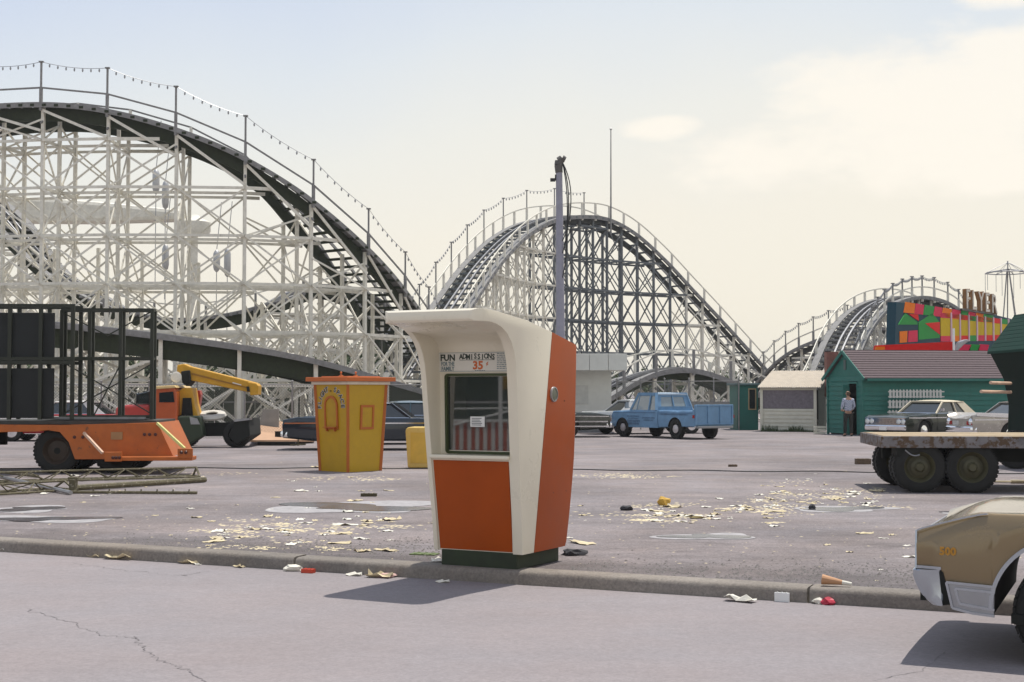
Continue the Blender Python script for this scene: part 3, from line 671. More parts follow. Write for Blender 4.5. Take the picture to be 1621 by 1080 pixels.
def arc_word(word,a0,a1,rad,sz):
    for k,ch in enumerate(word):
        a=R(a0+(a1-a0)*k/(len(word)-1)); u=-.02+rad*math.cos(a)*1.0; z=1.40+rad*math.sin(a)*.95
        rt=V3((math.sin(a),0,-math.cos(a))); up_=V3((math.cos(a),0,math.sin(a)))
        for mbx,o,b_ in ((wht,.006,.010),(blk,.012,.003)):
            text_mb(mbx,ch,sz,face_pt(0,u,z,o),rt,up_,.004,bold=b_)
arc_word('FLIGHT',184,110,.335,.15); arc_word('SPACE',68,0,.335,.15)
text_mb(blk,'IN',.055,face_pt(0,-.02,1.70,.012),(1,0,0),(0,0,1),.004)
wht.build('letter_outline',white_p,ks); blk.build('lettering',black_m,ks)

# half-hidden pale yellow rounded panel behind the booth
c=G(668,742); t=thing('yellow_panel','small pale yellow box with rounded corners half hidden behind the ticket booth','box',(c.x,c.y,0),R(-8))
pts=[]
for cx,cz,s,r in ((.28,.82,0,.10),(-.28,.82,90,.10),(-.28,.06,180,.05),(.28,.06,270,.05)):
    for k in range(6): a=R(s+18*k); pts.append((cx+r*math.cos(a),0,cz+r*math.sin(a)))
m_=MB(); m_.prism(pts,(0,.5,0)); m_.build('cabinet',mat('pale_yellow',(.70,.49,.13),rough=.5,var=.08,rust=(.5,.25,.05),rustamt=.2),t,bevel=.03,seg=3)
m_=MB(); m_.b3(-.26,.26,-.012,.0,.12,.80); m_.build('door',mat('deeper_yellow',(.66,.42,.06),rough=.5),t,bevel=.004)
m_=MB(); m_.b3(.18,.24,-.03,-.01,.40,.46); m_.build('latch',steel,t)

# ================================================================== things behind the photographer's left (seen only mirrored in the booth window)
Wp=V3((-.35,13.8,0)); rd=V3((-.852,-.524,0)); perp=V3((.524,-.852,0))
c=Wp+rd*22; ang=math.atan2(perp.y,perp.x)
t=thing('picket_barrier','red and white striped picket barrier across the street from the ticket booth','barrier',(c.x,c.y,STREET),ang)
red_b=mat('red_barrier',(.50,.07,.03),rough=.5); 
m_=MB(); m2=MB()
for k in range(66): (m_ if k%2 else m2).box((-3.2+.1*k,0,.55),(.096,.03,1.05))
m_.build('red_pickets',red_b,t); m2.build('white_pickets',white_p,t)
m_=MB(); m_.box((0,.03,1.1),(6.6,.08,.07)); m_.build('top_rail',white_p,t)
m_=MB(); m_.tube((-1.6,.5,.75),(1.2,.5,1.45),.03,8); m_.tube((-1.2,.5,1.4),(1.0,.5,1.42),.02,8); m_.build('slanted_handrail',white_p,t)
c=Wp+rd*27; t=thing('game_stall','dark green game stall with a white sill and yellow sign across the street','stall',(c.x,c.y,STREET),ang)
dg=mat('stall_green',(.03,.06,.04),rough=.6)
m_=MB(); m_.b3(-5,5,-3,0,0,3.4); m_.build('wall',dg,t,bevel=.02)
m_=MB(); m_.b3(-5.2,5.2,-.0,1.0,2.9,3.0); m_.build('awning',white_p,t)
m_=MB(); m_.b3(.7,1.6,.0,.08,1.9,2.4); m_.build('sign',yel,t)
m_=MB(); m_.b3(-5,5,.01,.15,1.5,1.56); m_.build('sill',white_p,t)
c=Wp+rd*20; 
for k,dx in enumerate((-1.1,.55)):
    t=thing('white_post','white round post across the street, beside the striped barrier'+(' at its near end' if k else ' at its far end'),'post',tuple(c+perp*dx+V3((0,0,STREET))),0,'posts by the striped barrier')
    m_=MB(); m_.tube((0,0,0),(0,0,3),.05,10); m_.box((0,0,.03),(.25,.25,.06)); m_.build('shaft',white_p,t)
# ================================================================== vehicles
def wheel(root, c, r, w, hub=None, name='wheel', out=1, hubr=.55, rim_m=None):
    """axle along local Y; out=+1/-1 says which side faces outwards"""
    m_=MB(); p=[(r*.60,-w/2),(r*.80,-w/2-.005),(r*.93,-w/2+.01),(r*.985,-w/2+.03),(r,-w*.28),(r,w*.28),(r*.985,w/2-.03),(r*.93,w/2-.01),(r*.80,w/2+.005),(r*.60,w/2)]
    m_.lathe(p,(0,0,0),axis='Y',n=36,cap=False)
    for k in range(36):   # tread blocks
        a=2*math.pi*k/36; m_.box((r*1.0*math.cos(a),0,r*1.0*math.sin(a)),(.018,w*.82,.05),ry=-a)
    t=m_.build('tyre',rubber,None,smooth='auto')
    s=out
    m_=MB(); m_.lathe([(0,s*w*.10),(r*.2,s*w*.12),(r*.3,s*w*.05),(r*.45,s*w*.02),(r*.52,s*w*.30),(r*.60,s*w*.46),(r*.62,s*w*.46),(r*.62,-s*w*.45),(r*.5,-s*w*.4),(0,-s*w*.3)],(0,0,0),axis='Y',n=30,cap=False)
    rm=m_.build('rim',rim_m or under_m,None,smooth='auto')
    e=bpy.data.objects.new(name,None); COL.objects.link(e); e.location=c; e.parent=root; e.empty_display_size=.1
    t.parent=e; rm.parent=e
    if hub:
        m_=MB(); m_.lathe([(0,s*w*.62),(r*.12,s*w*.60),(r*.2,s*w*.52),(r*hubr*.7,s*w*.50),(r*hubr,s*w*.44),(r*hubr,s*w*.3)],(0,0,0),axis='Y',n=24,cap=False)
        h=m_.build('hubcap',hub,None,smooth='auto'); h.parent=e
    return e

def car_body(L, top, sh, hw, arches, zl, body_m, root, tuck=.90, tumble=.94, name='body', crown=.03, prow=None, zc=.34):
    """lofted body. x runs 0 (nose) .. L (tail); top/sh/hw/zl tables by x; arches [(x,r)]"""
    xs=set([0,L]); x=0
    while x<L: xs.add(round(x,3)); x+=.16
    for xa,ra in arches:
        for k in range(-12,13): xs.add(round(xa+ra*math.sin(math.pi/2*k/12),3))
    for t_ in (top,sh,hw):
        for a,b in t_:
            if 0<=a<=L: xs.add(round(a,3))
    xs=sorted(xs); rows=[]
    for x in xs:
        z0=lerp_tab(zl,x); arch=False
        for xa,ra in arches:
            if abs(x-xa)<ra: z0=max(z0,zc+math.sqrt(ra*ra-(x-xa)**2)); arch=True
        s=lerp_tab(sh,x); t=lerp_tab(top,x); h=lerp_tab(hw,x); d=s-z0
        pts=[(h*(tuck if not arch else .985),z0),(h*(.975 if not arch else .99),z0+d*.10),(h*1.0,z0+d*.40),(h*1.0,z0+d*.62),(h*.985,z0+d*.80),(h*.975,s-.05),(h*.955,s-.012),(h*.92,s),(h*.80,s*.35+t*.65),(h*.5,t+crown*.6),(0,t+crown)]
        rows.append([V3((x,-y,z)) for y,z in pts]+[V3((x,y,z)) for y,z in pts[::-1][1:]])
    m_=MB(); m_.grid(rows); n=len(rows[0]); m_.f.append(list(range(n))[::-1]); m_.mi.append(0); m_.f.append([len(m_.v)-n+i for i in range(n)]); m_.mi.append(0)
    m_.m=1
    for i in range(len(rows)-1): m_.f.append([i*n,(i+1)*n,(i+1)*n+n-1,i*n+n-1]); m_.mi.append(1)
    return m_.build(name,[body_m,under_m],root,smooth='auto')

def greenhouse(root, x0,x1,x2,x3, zb, zr, wb, wt, roof_m, glass_m=dark_glass, pillar_m=None, mid=None, thick=.05, rear_solid=0.0, zb2=None):
    """x0 windshield base, x1 windshield top, x2 roof end, x3 backlight base"""
    zb2=zb if zb2 is None else zb2; pm=pillar_m or roof_m
    m_=MB(); i=.03
    b=[(x0+i,-wb+i,zb-.03),(x0+i,wb-i,zb-.03),(x3-i,wb-i,zb2-.03),(x3-i,-wb+i,zb2-.03)]; t=[(x1+i,-wt+i,zr-.02),(x1+i,wt-i,zr-.02),(x2-i,wt-i,zr-.02),(x2-i,-wt+i,zr-.02)]
    m_.add(b+t,[(0,3,2,1),(4,5,6,7),(0,1,5,4),(1,2,6,5),(2,3,7,6),(3,0,4,7)]); m_.build('windows',glass_m,root)
    rows=[]; N_=10
    for k in range(N_+1):
        x=x1-.04+(x2-x1+.08)*k/N_; e=.035*math.sin(math.pi*min(1,max(0,k/N_)))
        rows.append([V3((x,wt*c*1.03,zr-.02+.02+e*(1-abs(c)**3)+(.03 if abs(c)<.9 else 0))) for c in (-1,-.92,-.6,-.2,.2,.6,.92,1)]+[V3((x,wt*c*1.0,zr-.03)) for c in (1,-1)])
    m_=MB(); m_.grid(rows,closed=True); n=len(rows[0]); m_.f+= [list(range(n)),[len(m_.v)-n+q for q in range(n)][::-1]]; m_.mi+=[0,0]; m_.build('roof',roof_m,root,smooth='auto')
    m_=MB()
    for s in(-1,1):
        m_.bar((x0,s*wb,zb-.02),(x1,s*wt,zr),.05,.06)
        if rear_solid:
            m_.prism([(x3,s*wb,zb2-.02),(x3-rear_solid,s*wb,zb2-.02),(x2-rear_solid*.6,s*wt,zr),(x2+.03,s*wt,zr+.01)],(0,-s*.04,0))
        else: m_.bar((x3,s*wb,zb2-.02),(x2,s*wt,zr),.07,.07)
        for xm in (mid or []): m_.bar((xm,s*(wb-.0),zb-.02),(xm-.03,s*(wt+.0),zr),.04,.045)
    m_.bar((x1,-wt,zr),(x1,wt,zr),.05); m_.build('pillars',pm,root)
    m_=MB()
    for s in(-1,1): m_.tube((x0,s*wb,zb+.005),(x3,s*wb,zb2+.005),.014,6)
    m_.tube((x0-.01,-wb,zb+.01),(x0-.01,wb,zb+.01),.018,6); m_.build('window_trim',chrome,root)

def quad_lights(root, x, ys, z, r=.085):
    for y in ys:
        e=MB(); e.lathe([(r*1.15,.02),(r*1.2,-.015),(r*1.05,-.03),(r*.95,-.01)],(x,y,z),axis='X',n=18,cap=False); b=e.build('headlight',chrome,root,smooth='auto')
        e=MB(); e.lathe([(0,-.025),(r*.5,-.022),(r*.95,-.005),(r*.95,.03)],(x,y,z),axis='X',n=18,cap=False); e.build('lens',mat('lamp_lens',(.75,.77,.75),rough=.12,var=.05,spec=.8),b,smooth=True)

def place_vehicle(name,label,cat,px,py,ang,z=0.0,group=None,Y=None):
    c=G(px,py,z) if Y is None else V3(((px-810.5)/F*Y,Y,z)); return thing(name,label,cat,(c.x,c.y,z),ang,group)

# ---------------- dark green convertible with cream top, nose to the left and towards us
dk_green=mat('dark_green_car_paint',(.008,.016,.008),rough=.2,var=.1,coat=.25)
cream_top=mat('cream_canvas_top',(.60,.53,.40),rough=.8,var=.08)
def sedan(root, paint, roof_m, L=5.3, W=1.96, pill=None, chrome_side=True, rear_solid=.45, fins=0.0, hubm=chrome, mid=(2.95,), lights=True):
    h=W/2
    car_body(L,[(0,.78),(.3,.86),(1.6,.93),(3.9,.92),(5.0,.88),(L,.80)],[(0,.80),(.2,.88),(1.6,.95),(3.0,.93),(4.0,.95+fins*.4),(5.1,.92+fins),(L,.84+fins)],[(0,h*.94),(.3,h*.985),(1.5,h),(4.0,h),(5.0,h*.96),(L,h*.92)],[(.95,.40),(4.05,.40)],[(0,.32),(.5,.27),(4.6,.27),(L,.36)],paint,root)
    greenhouse(root,1.75,2.35,3.55,4.15,.94,1.36,h*.84,h*.68,roof_m,pillar_m=pill or roof_m,mid=mid,rear_solid=rear_solid)
    for x in(.95,4.05):
        for s in(-1,1): wheel(root,(x,s*(h-.16),.335),.335,.20,hub=hubm,out=s,hubr=.6)
    m_=MB(); pts=[(.16,-h*.93),(-.04,-h*.86),(-.10,-h*.5),(-.12,0),(-.10,h*.5),(-.04,h*.86),(.16,h*.93)]
    m_.grid([[V3((x,y,.36)) for x,y in pts],[V3((x-.03,y*1.01,.40)) for x,y in pts],[V3((x-.03,y*1.01,.50)) for x,y in pts],[V3((x+.01,y,.54)) for x,y in pts],[V3((x+.08,y*.98,.52)) for x,y in pts],[V3((x+.08,y*.98,.38)) for x,y in pts],[V3((x,y,.36)) for x,y in pts]]); m_.build('front_bumper',chrome,root,smooth='auto')
    m_=MB(); pts=[(L-.16,-h*.92),(L+.04,-h*.86),(L+.10,-h*.5),(L+.12,0),(L+.10,h*.5),(L+.04,h*.86),(L-.16,h*.92)]
    m_.grid([[V3((x,y,.38)) for x,y in pts],[V3((x+.03,y*1.01,.42)) for x,y in pts],[V3((x+.03,y*1.01,.53)) for x,y in pts],[V3((x-.01,y,.57)) for x,y in pts],[V3((x-.08,y*.98,.55)) for x,y in pts],[V3((x-.08,y*.98,.40)) for x,y in pts],[V3((x,y,.38)) for x,y in pts]]); m_.build('rear_bumper',chrome,root,smooth='auto')
    m_=MB(); m_.b3(-.015,.01,-h*.86,h*.86,.56,.765); gr=m_.build('grille',under_m,root); m_=MB()
    for k in range(5): m_.b3(-.035,-.012,-h*.5,h*.5,.585+.037*k,.597+.037*k)
    for k in range(17): m_.b3(-.028,-.012,-h*.5+h*k/16-.006,-h*.5+h*k/16+.006,.575,.75)
    m_.b3(-.04,-.01,-h*.88,h*.88,.765,.785); m_.b3(-.04,-.01,-h*.88,h*.88,.555,.57); m_.build('grille_bars',chrome,gr)
    if lights: quad_lights(root,-.02,[-h*.78,-h*.59,h*.59,h*.78],.67)
    m_=MB()
    for s in(-1,1):
        if chrome_side:
            for x0,x1 in ((.08,1.0),(1.0,4.0),(4.0,L-.05)): m_.bar((x0,s*(h*.995+.004) if x0>.5 else s*h*.965,.80),(x1,s*(h*.995+.004) if x1<4.5 else s*h*.96,.79),.02,.035)
        m_.bar((1.4,s*(h*.90),.285),(3.6,s*(h*.90),.285),.02,.05)
    m_.build('side_trim',chrome,root)
    m_=MB()
    for s in(-1,1): m_.b3(L-.01,L+.02,s*h*.52,s*h*.86,.62,.74)
    m_.build('tail_lamps',mat('red_lens',(.30,.01,.008),rough=.15),root)
    for s in(-1,1):
        m_=MB(); m_.bar((2.85,s*(h*.985),.80),(3.0,s*(h*.985),.80),.04,.025); m_.build('door_handle',chrome,root)
    m_=MB()
    for s in(-1,1):
        m_.b3(2.83,2.838,s*h*.97,s*(h*1.003),.32,.90); m_.b3(1.62,1.628,s*h*.97,s*(h*1.003),.36,.90)
    m_.build('door_gaps',under_m,root)
    m_=MB()
    for s in(-1,1): m_.b3(L+.12,L+.15,-.18,.18,.62,.76)
    m_.build('number_plate',white_p,root)
    return root
ang=math.atan2(.62,.78)
front=P(1402,684,50.5)
c1=thing('parked_convertible','dark green convertible with a cream top parked before the green shed','car',(front.x,front.y,0),math.atan2(.60,.80))
sedan(c1,dk_green,cream_top,W=2.0,rear_solid=.62)
for s in(-1,1):
    m_=MB(); m_.b3(-.16,-.13,-.15,.15,.36,.48)
m_.build('number_plate',white_p,c1)
m_=MB(); m_.bar((1.9,-.9,1.0),(1.9,-.98,1.06),.03); m_.box((1.9,-1.0,1.08),(.05,.14,.09)); m_.build('mirror',chrome,c1)

# ---------------- silver finned car beyond the flatbed, tail to the left
silver=mat('silver_beige_paint',(.40,.37,.33),rough=.25,metal=.3,coat=.6)
q=P(1500,700,45.5)
c2=thing('finned_car','silver beige car with rear fins and chrome bumper parked between the convertible and the flatbed','car',((1518-810.5)/F*47.5+5.4*.985,47.5+5.4*.17,0),math.atan2(-.17,-.985))
sedan(c2,silver,silver,W=2.0,L=5.4,rear_solid=.2,fins=.11,lights=True)
m_=MB()
for s in(-1,1):
    m_.lathe([(0,.04),(.07,.03),(.10,0),(.12,-.02)],(5.42,s*.76,.72),axis='X',n=18,cap=False)
m_.build('round_tail_lamp',chrome,c2,smooth='auto')
m_=MB(); m_.bar((2.9,1.0,.86),(5.3,.985,.98),.03,.12); m_.bar((2.9,-1.0,.86),(5.3,-.985,.98),.03,.12); m_.build('fin_trim',chrome,c2)

# ---------------- dark blue-black cars by the fence at the left
q=P(452,704,42.0)
c3=thing('dark_sedan','black sedan with chrome fins parked by the wire fence behind the yellow kiosk','car',(q.x+5.5,q.y+.35,0),math.atan2(.02,-1))
navy=mat('blue_black_car_paint',(.010,.018,.028),rough=.15,var=.1,coat=.5)
sedan(c3,navy,navy,W=1.95,L=5.5,rear_solid=.3,fins=.05)
q=P(628,700,46.5)
c4=thing('dark_car','low dark car with a rounded roof partly hidden behind the ticket booth','car',(q.x+3.3,q.y+.9,0),math.atan2(-.1,-1)); sedan(c4,navy,mat('teal_roof',(.03,.07,.09),rough=.25,coat=.5),W=1.9,L=5.0,rear_solid=.3)
# dark car behind the booth on the right, pale car beside the truck
q=P(905,691,54.0); black_car=mat('olive_black_paint',(.03,.034,.026),rough=.25,coat=.5)
c5=thing('dark_estate_car','dark olive car with chrome side trim parked in front of the white building','car',(q.x-4.2,q.y+.2,0),R(3)); sedan(c5,black_car,black_car,W=1.95,L=5.6,rear_solid=.2)
m_=MB(); m_.bar((2.6,-.99,.60),(5.5,-.965,.60),.03,.05); m_.bar((2.6,-.985,.42),(5.5,-.95,.42),.03,.05); m_.build('lower_side_trim',chrome,c5)
q=P(1024,690,60); c6=thing('pale_car','pale car with a bright windscreen half hidden behind the blue truck','car',(q.x+2.3,q.y-.3,0),R(200)); sedan(c6,mat('pale_car_paint',(.42,.44,.45),rough=.25,coat=.5),mat('pale_roof',(.55,.56,.56),rough=.3,coat=.4),W=1.95,L=5.2)
# red car far left behind the trailer
q=P(100,690,50); c7=thing('red_car','red car with a pale roof parked behind the black framework on the orange trailer','car',(q.x-2.5,q.y,0),R(2)); redp=mat('red_car_paint',(.38,.03,.025),rough=.2,coat=.7); sedan(c7,redp,mat('pale_red_roof',(.62,.60,.58),rough=.3),W=1.95)

# ---------------- gold car, rear quarter in the right foreground
gold=mat('gold_metallic_paint',(.215,.155,.080),rough=.24,metal=.35,var=.02,scale=3,coat=.7)
a=R(24); wc=V3(((1690-810.5)/F*9.25,9.25,STREET)); rear=wc-V3((math.cos(a),-math.sin(a),0))*.97
g=thing('gold_car','gold car with chrome wheel arch and 500 badge in the right foreground','car',(rear.x,rear.y,STREET),-a)
# local: +x forward, tail at x=0, near side at y=0, far side at y=1.95
GW=1.95; GL=5.0; gh=GW/2
g_in=bpy.data.objects.new('body',None)
xs=sorted(set([0,.02,.05,.1,.18,.28,.40,.52]+[round(.97+.485*math.sin(math.pi/2*k/16),3) for k in range(-16,17)]+[round(1.5+.2*k,2) for k in range(12)]+[round(3.95+.45*math.sin(math.pi/2*k/12),3) for k in range(-12,13)]+[4.6,4.8,4.95,5.0]))
sh_t=[(0,.875),(.03,.885),(.16,.925),(.30,.965),(.42,.995),(1.6,1.0),(2.8,.98),(4.6,.93),(4.95,.88),(5.0,.82)]
tp_t=[(0,.80),(.1,.86),(.3,.97),(.42,1.0),(.9,1.012),(1.25,1.03),(3.0,1.0),(3.4,.99),(4.8,.90),(5.0,.80)]
zl_t=[(0,.59),(.155,.585),(.165,.385),(.40,.325),(4.4,.30),(5.0,.36)]
hw_t=[(0,.985),(.1,.99),(.5,1.0),(4.5,1.0),(5.0,.95)]
rows=[]; zc=.36
for x in xs:
    z0=lerp_tab(zl_t,x); ar=False
    for xa,ra in((.97,.485),(3.95,.45)):
        if abs(x-xa)<ra: z0=max(z0,zc+math.sqrt(max(0,ra*ra-(x-xa)**2))); ar=True
    s=lerp_tab(sh_t,x); t=lerp_tab(tp_t,x); h=gh*lerp_tab(hw_t,x); d=s-z0
    pr=[(h*(.955 if not ar else .995),z0),(h*.975 if not ar else h*1.0,z0+d*.08),(h*.99 if not ar else h*1.004,z0+d*.2),(h*.999,z0+d*.42),(h*1.0,z0+d*.55),(h*.996,z0+d*.68),(h*.988,s-.13),(h*.982,s-.095),(h*.945,s-.015),(h*.925,s),(h*.88,s-.006),(h*.70,(s+t)/2),(h*.35,t+.02),(0,t+.03)]
    rows.append([V3((x,gh-y,z)) for y,z in pr]+[V3((x,gh+y,z)) for y,z in pr[::-1][1:]])
m_=MB(); m_.grid(rows); n=len(rows[0]); m_.f.append(list(range(n))[::-1]); m_.mi.append(0); m_.f.append([len(m_.v)-n+i for i in range(n)]); m_.mi.append(0); m_.m=1
for i in range(len(rows)-1): m_.f.append([i*n,(i+1)*n,(i+1)*n+n-1,i*n+n-1]); m_.mi.append(1)
gb=m_.build('body',[gold,under_m],g,smooth='auto')
e=bpy.data.objects.new('cabin',None); COL.objects.link(e); e.parent=g; e.location=(3.45,gh,0); e.rotation_euler=(0,0,R(180))
greenhouse(e,.0,.55,1.55,2.25,1.0,1.36,gh*.86,gh*.70,mat('cream_vinyl_top',(.55,.48,.36),rough=.5),pillar_m=gold,mid=(1.0,),zb2=1.05,rear_solid=.3)
for x in(.97,3.95):
    wheel(g,(x,.15,.355),.355,.21,hub=chrome,out=-1,hubr=.62); wheel(g,(x,GW-.15,.355),.355,.21,hub=chrome,out=1,hubr=.62)
cchr=mat('dull_chrome',(.40,.43,.48),rough=.22,metal=.9,var=.06)
# chrome: wheel-arch moulding, lower panel trim, end edge
m_=MB(); prv=None
for k in range(0,33):
    a2=math.pi*(1-k/32); q=V3((.97+.495*math.cos(a2),-.008,zc+.485*math.sin(a2)+.012))
    if prv is not None: m_.bar(prv,q,.026,.024,up=(0,1,0))
    prv=q
m_.build('wheel_arch_trim',cchr,g,smooth='auto')
satin=mat('satin_aluminium',(.33,.34,.37),rough=.35,metal=.85,var=.08)
m_=MB(); m_.prism([(.205,-.003,.530),(.500,-.008,.515),(.495,-.008,.335),(.36,-.004,.342),(.240,-.001,.37)],(0,.025,0)); lp=m_.build('lower_panel',satin,g)
m_=MB(); pl_=[(.195,-.006,.535),(.510,-.012,.520)],[(.195,-.006,.535),(.232,-.004,.365)],[(.232,-.004,.365),(.36,-.008,.338)],[(.36,-.008,.338),(.50,-.012,.328)],[(.250,-.006,.495),(.505,-.014,.483)],[(.250,-.006,.495),(.278,-.004,.395)],[(.278,-.004,.395),(.50,-.013,.368)]
for (p,q),wd in zip(pl_,(.022,.020,.018,.018,.009,.008,.010)): m_.bar(p,q,.016,wd,up=(0,1,0))
m_.build('lower_panel_trim',cchr,g)
# rear bumper wrapping the corner
sec=[(.0,.612),(-.018,.603),(-.020,.57),(-.004,.52),(.025,.46),(.065,.41),(.11,.375)]
plan=[(.165,.018,0),(.10,-.010,.3),(.03,-.010,.6),(-.005,.015,1),(-.02,.12,1),(-.03,.5,1),(-.035,gh,1),(-.03,GW-.5,1),(-.02,GW-.12,1),(-.01,GW-.02,1),(.03,GW+.018,.6),(.10,GW+.012,.3),(.165,GW-.018,0)]
rows=[]
for x,y,k in plan:
    r=[]
    for j,(dx,z) in enumerate(sec):
        zz=z-(.0 if k else 0)
        if k<1:  r.append(V3((min(.17,x+max(0,dx)*1.0+( (dx if dx<0 else 0)*k)),y,zz)))
        else: r.append(V3((x+dx,y,zz)))
    rows.append(r)
m_=MB(); m_.grid(rows); m_.build('rear_bumper',cchr,g,smooth='auto')
m_=MB(); m_.prism([(.150,.004,.60),(.172,.004,.60),(.222,.012,.385),(.165,.015,.375)],(0,.3,0)); m_.b3(.02,.17,.03,GW-.03,.40,.60); m_.b3(.005,.165,.012,.06,.598,.612); m_.build('bumper_gap',under_m,g)
m_=MB(); prv=None
for x,z in((.46,1.0),(.42,.995),(.30,.967),(.16,.928),(.03,.888),(.0,.875)):
    q=V3((x,gh-gh*.945+.0,z-.006))
    if prv is not None: m_.bar(prv,q,.008,.010)
    prv=q
m_.bar((-.006,gh-gh*.94,.87),(-.006,gh-gh*.975,.615),.012,.02); m_.bar((0.0,.03,.626),(.16,.014,.622),.02,.02)
m_.build('fender_edge_trim',cchr,g)
goldtxt=mat('gold_badge',(.42,.20,.02),rough=.6,metal=.0)
m_=MB(); text_mb(m_,'500',.072,(.205,.006,.715),(1,-.03,0),(0,-.05,1),.012,bold=.003); m_.build('badge',goldtxt,g)
m_=MB()
for s in (.12,GW-.55): m_.b3(-.02,.01,s,s+.43,.66,.80)
m_.build('tail_lamp',MATS['red_lens'],g)
m_=MB(); m_.b3(-.012,.0,.06,GW-.06,.63,.84); m_.build('tail_panel',satin,g)
m_=MB(); m_.b3(.60,3.4,.02,.10,.28,.34); m_.b3(1.5,3.4,GW-.10,GW-.02,.28,.34); m_.build('sill_underside',under_m,g)
for x in(1.75,2.95):
    m_=MB(); m_.b3(x,x+.008,-.002,.03,.36,.96); m_.build('door_gap',under_m,g)

# ---------------- blue pickup with small cab, lettering and ribbed tailgate
blue=mat('faded_blue_paint',(.135,.265,.42),rough=.5,var=.14,scale=3,rust=(.07,.12,.19),rustamt=.22)
hubw=mat('hubcap_pale',(.50,.47,.47),rough=.4,metal=.2)
near_front=V3(((968-810.5)/F*55,55,0))
# direction from nose to tail on screen: right and slightly away... nose at left, tail at right nearer
th=math.atan2(-.50,.86)
q=P(964,700,55.0)
LT=5.0; WT=1.95; h=WT/2
tk=thing('pickup_truck','faded blue pickup truck with lettered door and ribbed blue tailgate parked by the coaster fence','pickup truck',(q.x,q.y,0),0)
# the photo shows the long side 134 px and the tail 58 px: nose-to-tail axis 50 deg off the view
tk.rotation_euler=(0,0,R(-56.5)); 
# local x nose->tail; visible side is local -y
off=Matrix.Rotation(R(-56.5),3,'Z')@V3((0,h,0)); tk.location=(q.x+off.x,q.y+off.y,0); tk.scale=(.94,.94,.96)
car_body(3.05,[(0,.86),(.12,.97),(1.35,1.04),(3.05,1.04)],[(0,.90),(.1,1.02),(1.35,1.08),(3.05,1.08)],[(0,h*.94),(.2,h*.985),(1.0,h),(3.05,h)],[(.78,.43)],[(0,.46),(.4,.40),(3.05,.40)],blue,tk,tuck=.97,name='cab_body')
def truck_bed(root):
    car_body(2.15,[(0,1.02),(2.15,1.02)],[(0,1.08),(2.15,1.08)],[(0,h),(2.15,h)],[(1.0,.42)],[(0,.44),(2.15,.50)],blue,root,tuck=.97,name='bed',zc=.40)
bd=bpy.data.objects.new('load_bed',None); COL.objects.link(bd); bd.parent=tk; bd.location=(3.09,0,0); truck_bed(bd)
m_=MB(); m_.b3(.1,2.06,-h*.84,h*.84,1.045,1.056); m_.build('bed_floor',under_m,bd)
# cab top
x0,x1,x2,x3=1.28,1.62,2.75,2.95; zb=1.06; zr=1.72
m_=MB(); wb=h*.93; wt=h*.76
def cabp(x,s,z):
    t=(z-zb)/(zr-zb); return V3((x,s*(wb+(wt-wb)*t),z))
m_.add([cabp(x0+.04,-1,zb),cabp(x0+.04,1,zb),cabp(x3-.04,1,zb),cabp(x3-.04,-1,zb),cabp(x1+.04,-1,zr-.04),cabp(x1+.04,1,zr-.04),cabp(x2-.0,1,zr-.04),cabp(x2-.0,-1,zr-.04)],[(0,3,2,1),(4,5,6,7),(0,1,5,4),(1,2,6,5),(2,3,7,6),(3,0,4,7)])
wins=m_.build('windows',glass_mat('truck_glass',(.20,.25,.27),alpha=1,rough=.05),tk)
m_=MB()
for s in(-1,1):
    m_.bar(cabp(x0,s,zb),cabp(x1,s,zr),.08,.08); m_.bar(cabp(x3-.03,s,zb),cabp(x2-.03,s,zr),.12,.14); m_.bar(cabp(2.45,s,zb),cabp(2.42,s,zr),.05,.10); m_.bar(cabp(x1,s,zr-.02),cabp(x2,s,zr-.02),.09,.12)
    m_.bar(cabp(1.66,s,zb),cabp(1.72,s,zr),.03,.03)
    m_.bar(cabp(2.72,s,zb),cabp(2.70,s,zr),.03,.5,up=(0,0,1)) if 0 else None
m_.bar(cabp(x2-.02,-1,zr-.06),cabp(x2-.02,1,zr-.06),.12,.14); m_.b3(x3-.06,x3,-wb,wb,zb-.03,zb+.16)
for s in(-1,1): m_.prism([cabp(x3-.02,s,zb),cabp(x3-.02,s*.74,zb),cabp(x2+.0,s*.74,zr),cabp(x2+.0,s,zr)],(-.05,0,0))
m_.bar((x3-.03,0,zb),(x2-.0,0,zr),.05,.07)
m_.build('cab_frame',blue,tk)
rows=[]
for k in range(9):
    x=x1-.08+(x2-x1+.14)*k/8; e=.05*math.sin(math.pi*(.12+.76*k/8))
    rows.append([V3((x,wt*c*1.05,zr-.01+e*(1-c*c*c*c))) for c in (-1,-.8,-.4,0,.4,.8,1)]+[V3((x,wt*c,zr-.06)) for c in(1,-1)])
m_=MB(); m_.grid(rows,closed=True); n=9; m_.f+= [list(range(n)),[len(m_.v)-n+i for i in range(n)]]; m_.mi+=[0,0]; m_.build('roof',mat('pale_blue_roof',(.42,.52,.62),rough=.45,var=.1),tk,smooth='auto')
for x,zz in((.78,0),(4.09,0)):
    for s in(-1,1): wheel(tk,(x,s*(h-.14),.38),.38,.22,hub=hubw,out=s,hubr=.42)
m_=MB(); m_.b3(5.22,5.28,-h*.98,h*.98,.55,1.30); tg=m_.build('tailgate',blue,tk,bevel=.015)
m_=MB()
for k in range(4): m_.b3(5.28,5.32,-h*.95+k*(h*1.9/3)-.035,-h*.95+k*(h*1.9/3)+.035,.55,1.30)
m_.b3(5.28,5.31,-h*.97,h*.97,1.24,1.31); m_.b3(5.28,5.31,-h*.97,h*.97,.55,.60); m_.build('ribs',blue,tg,bevel=.01)
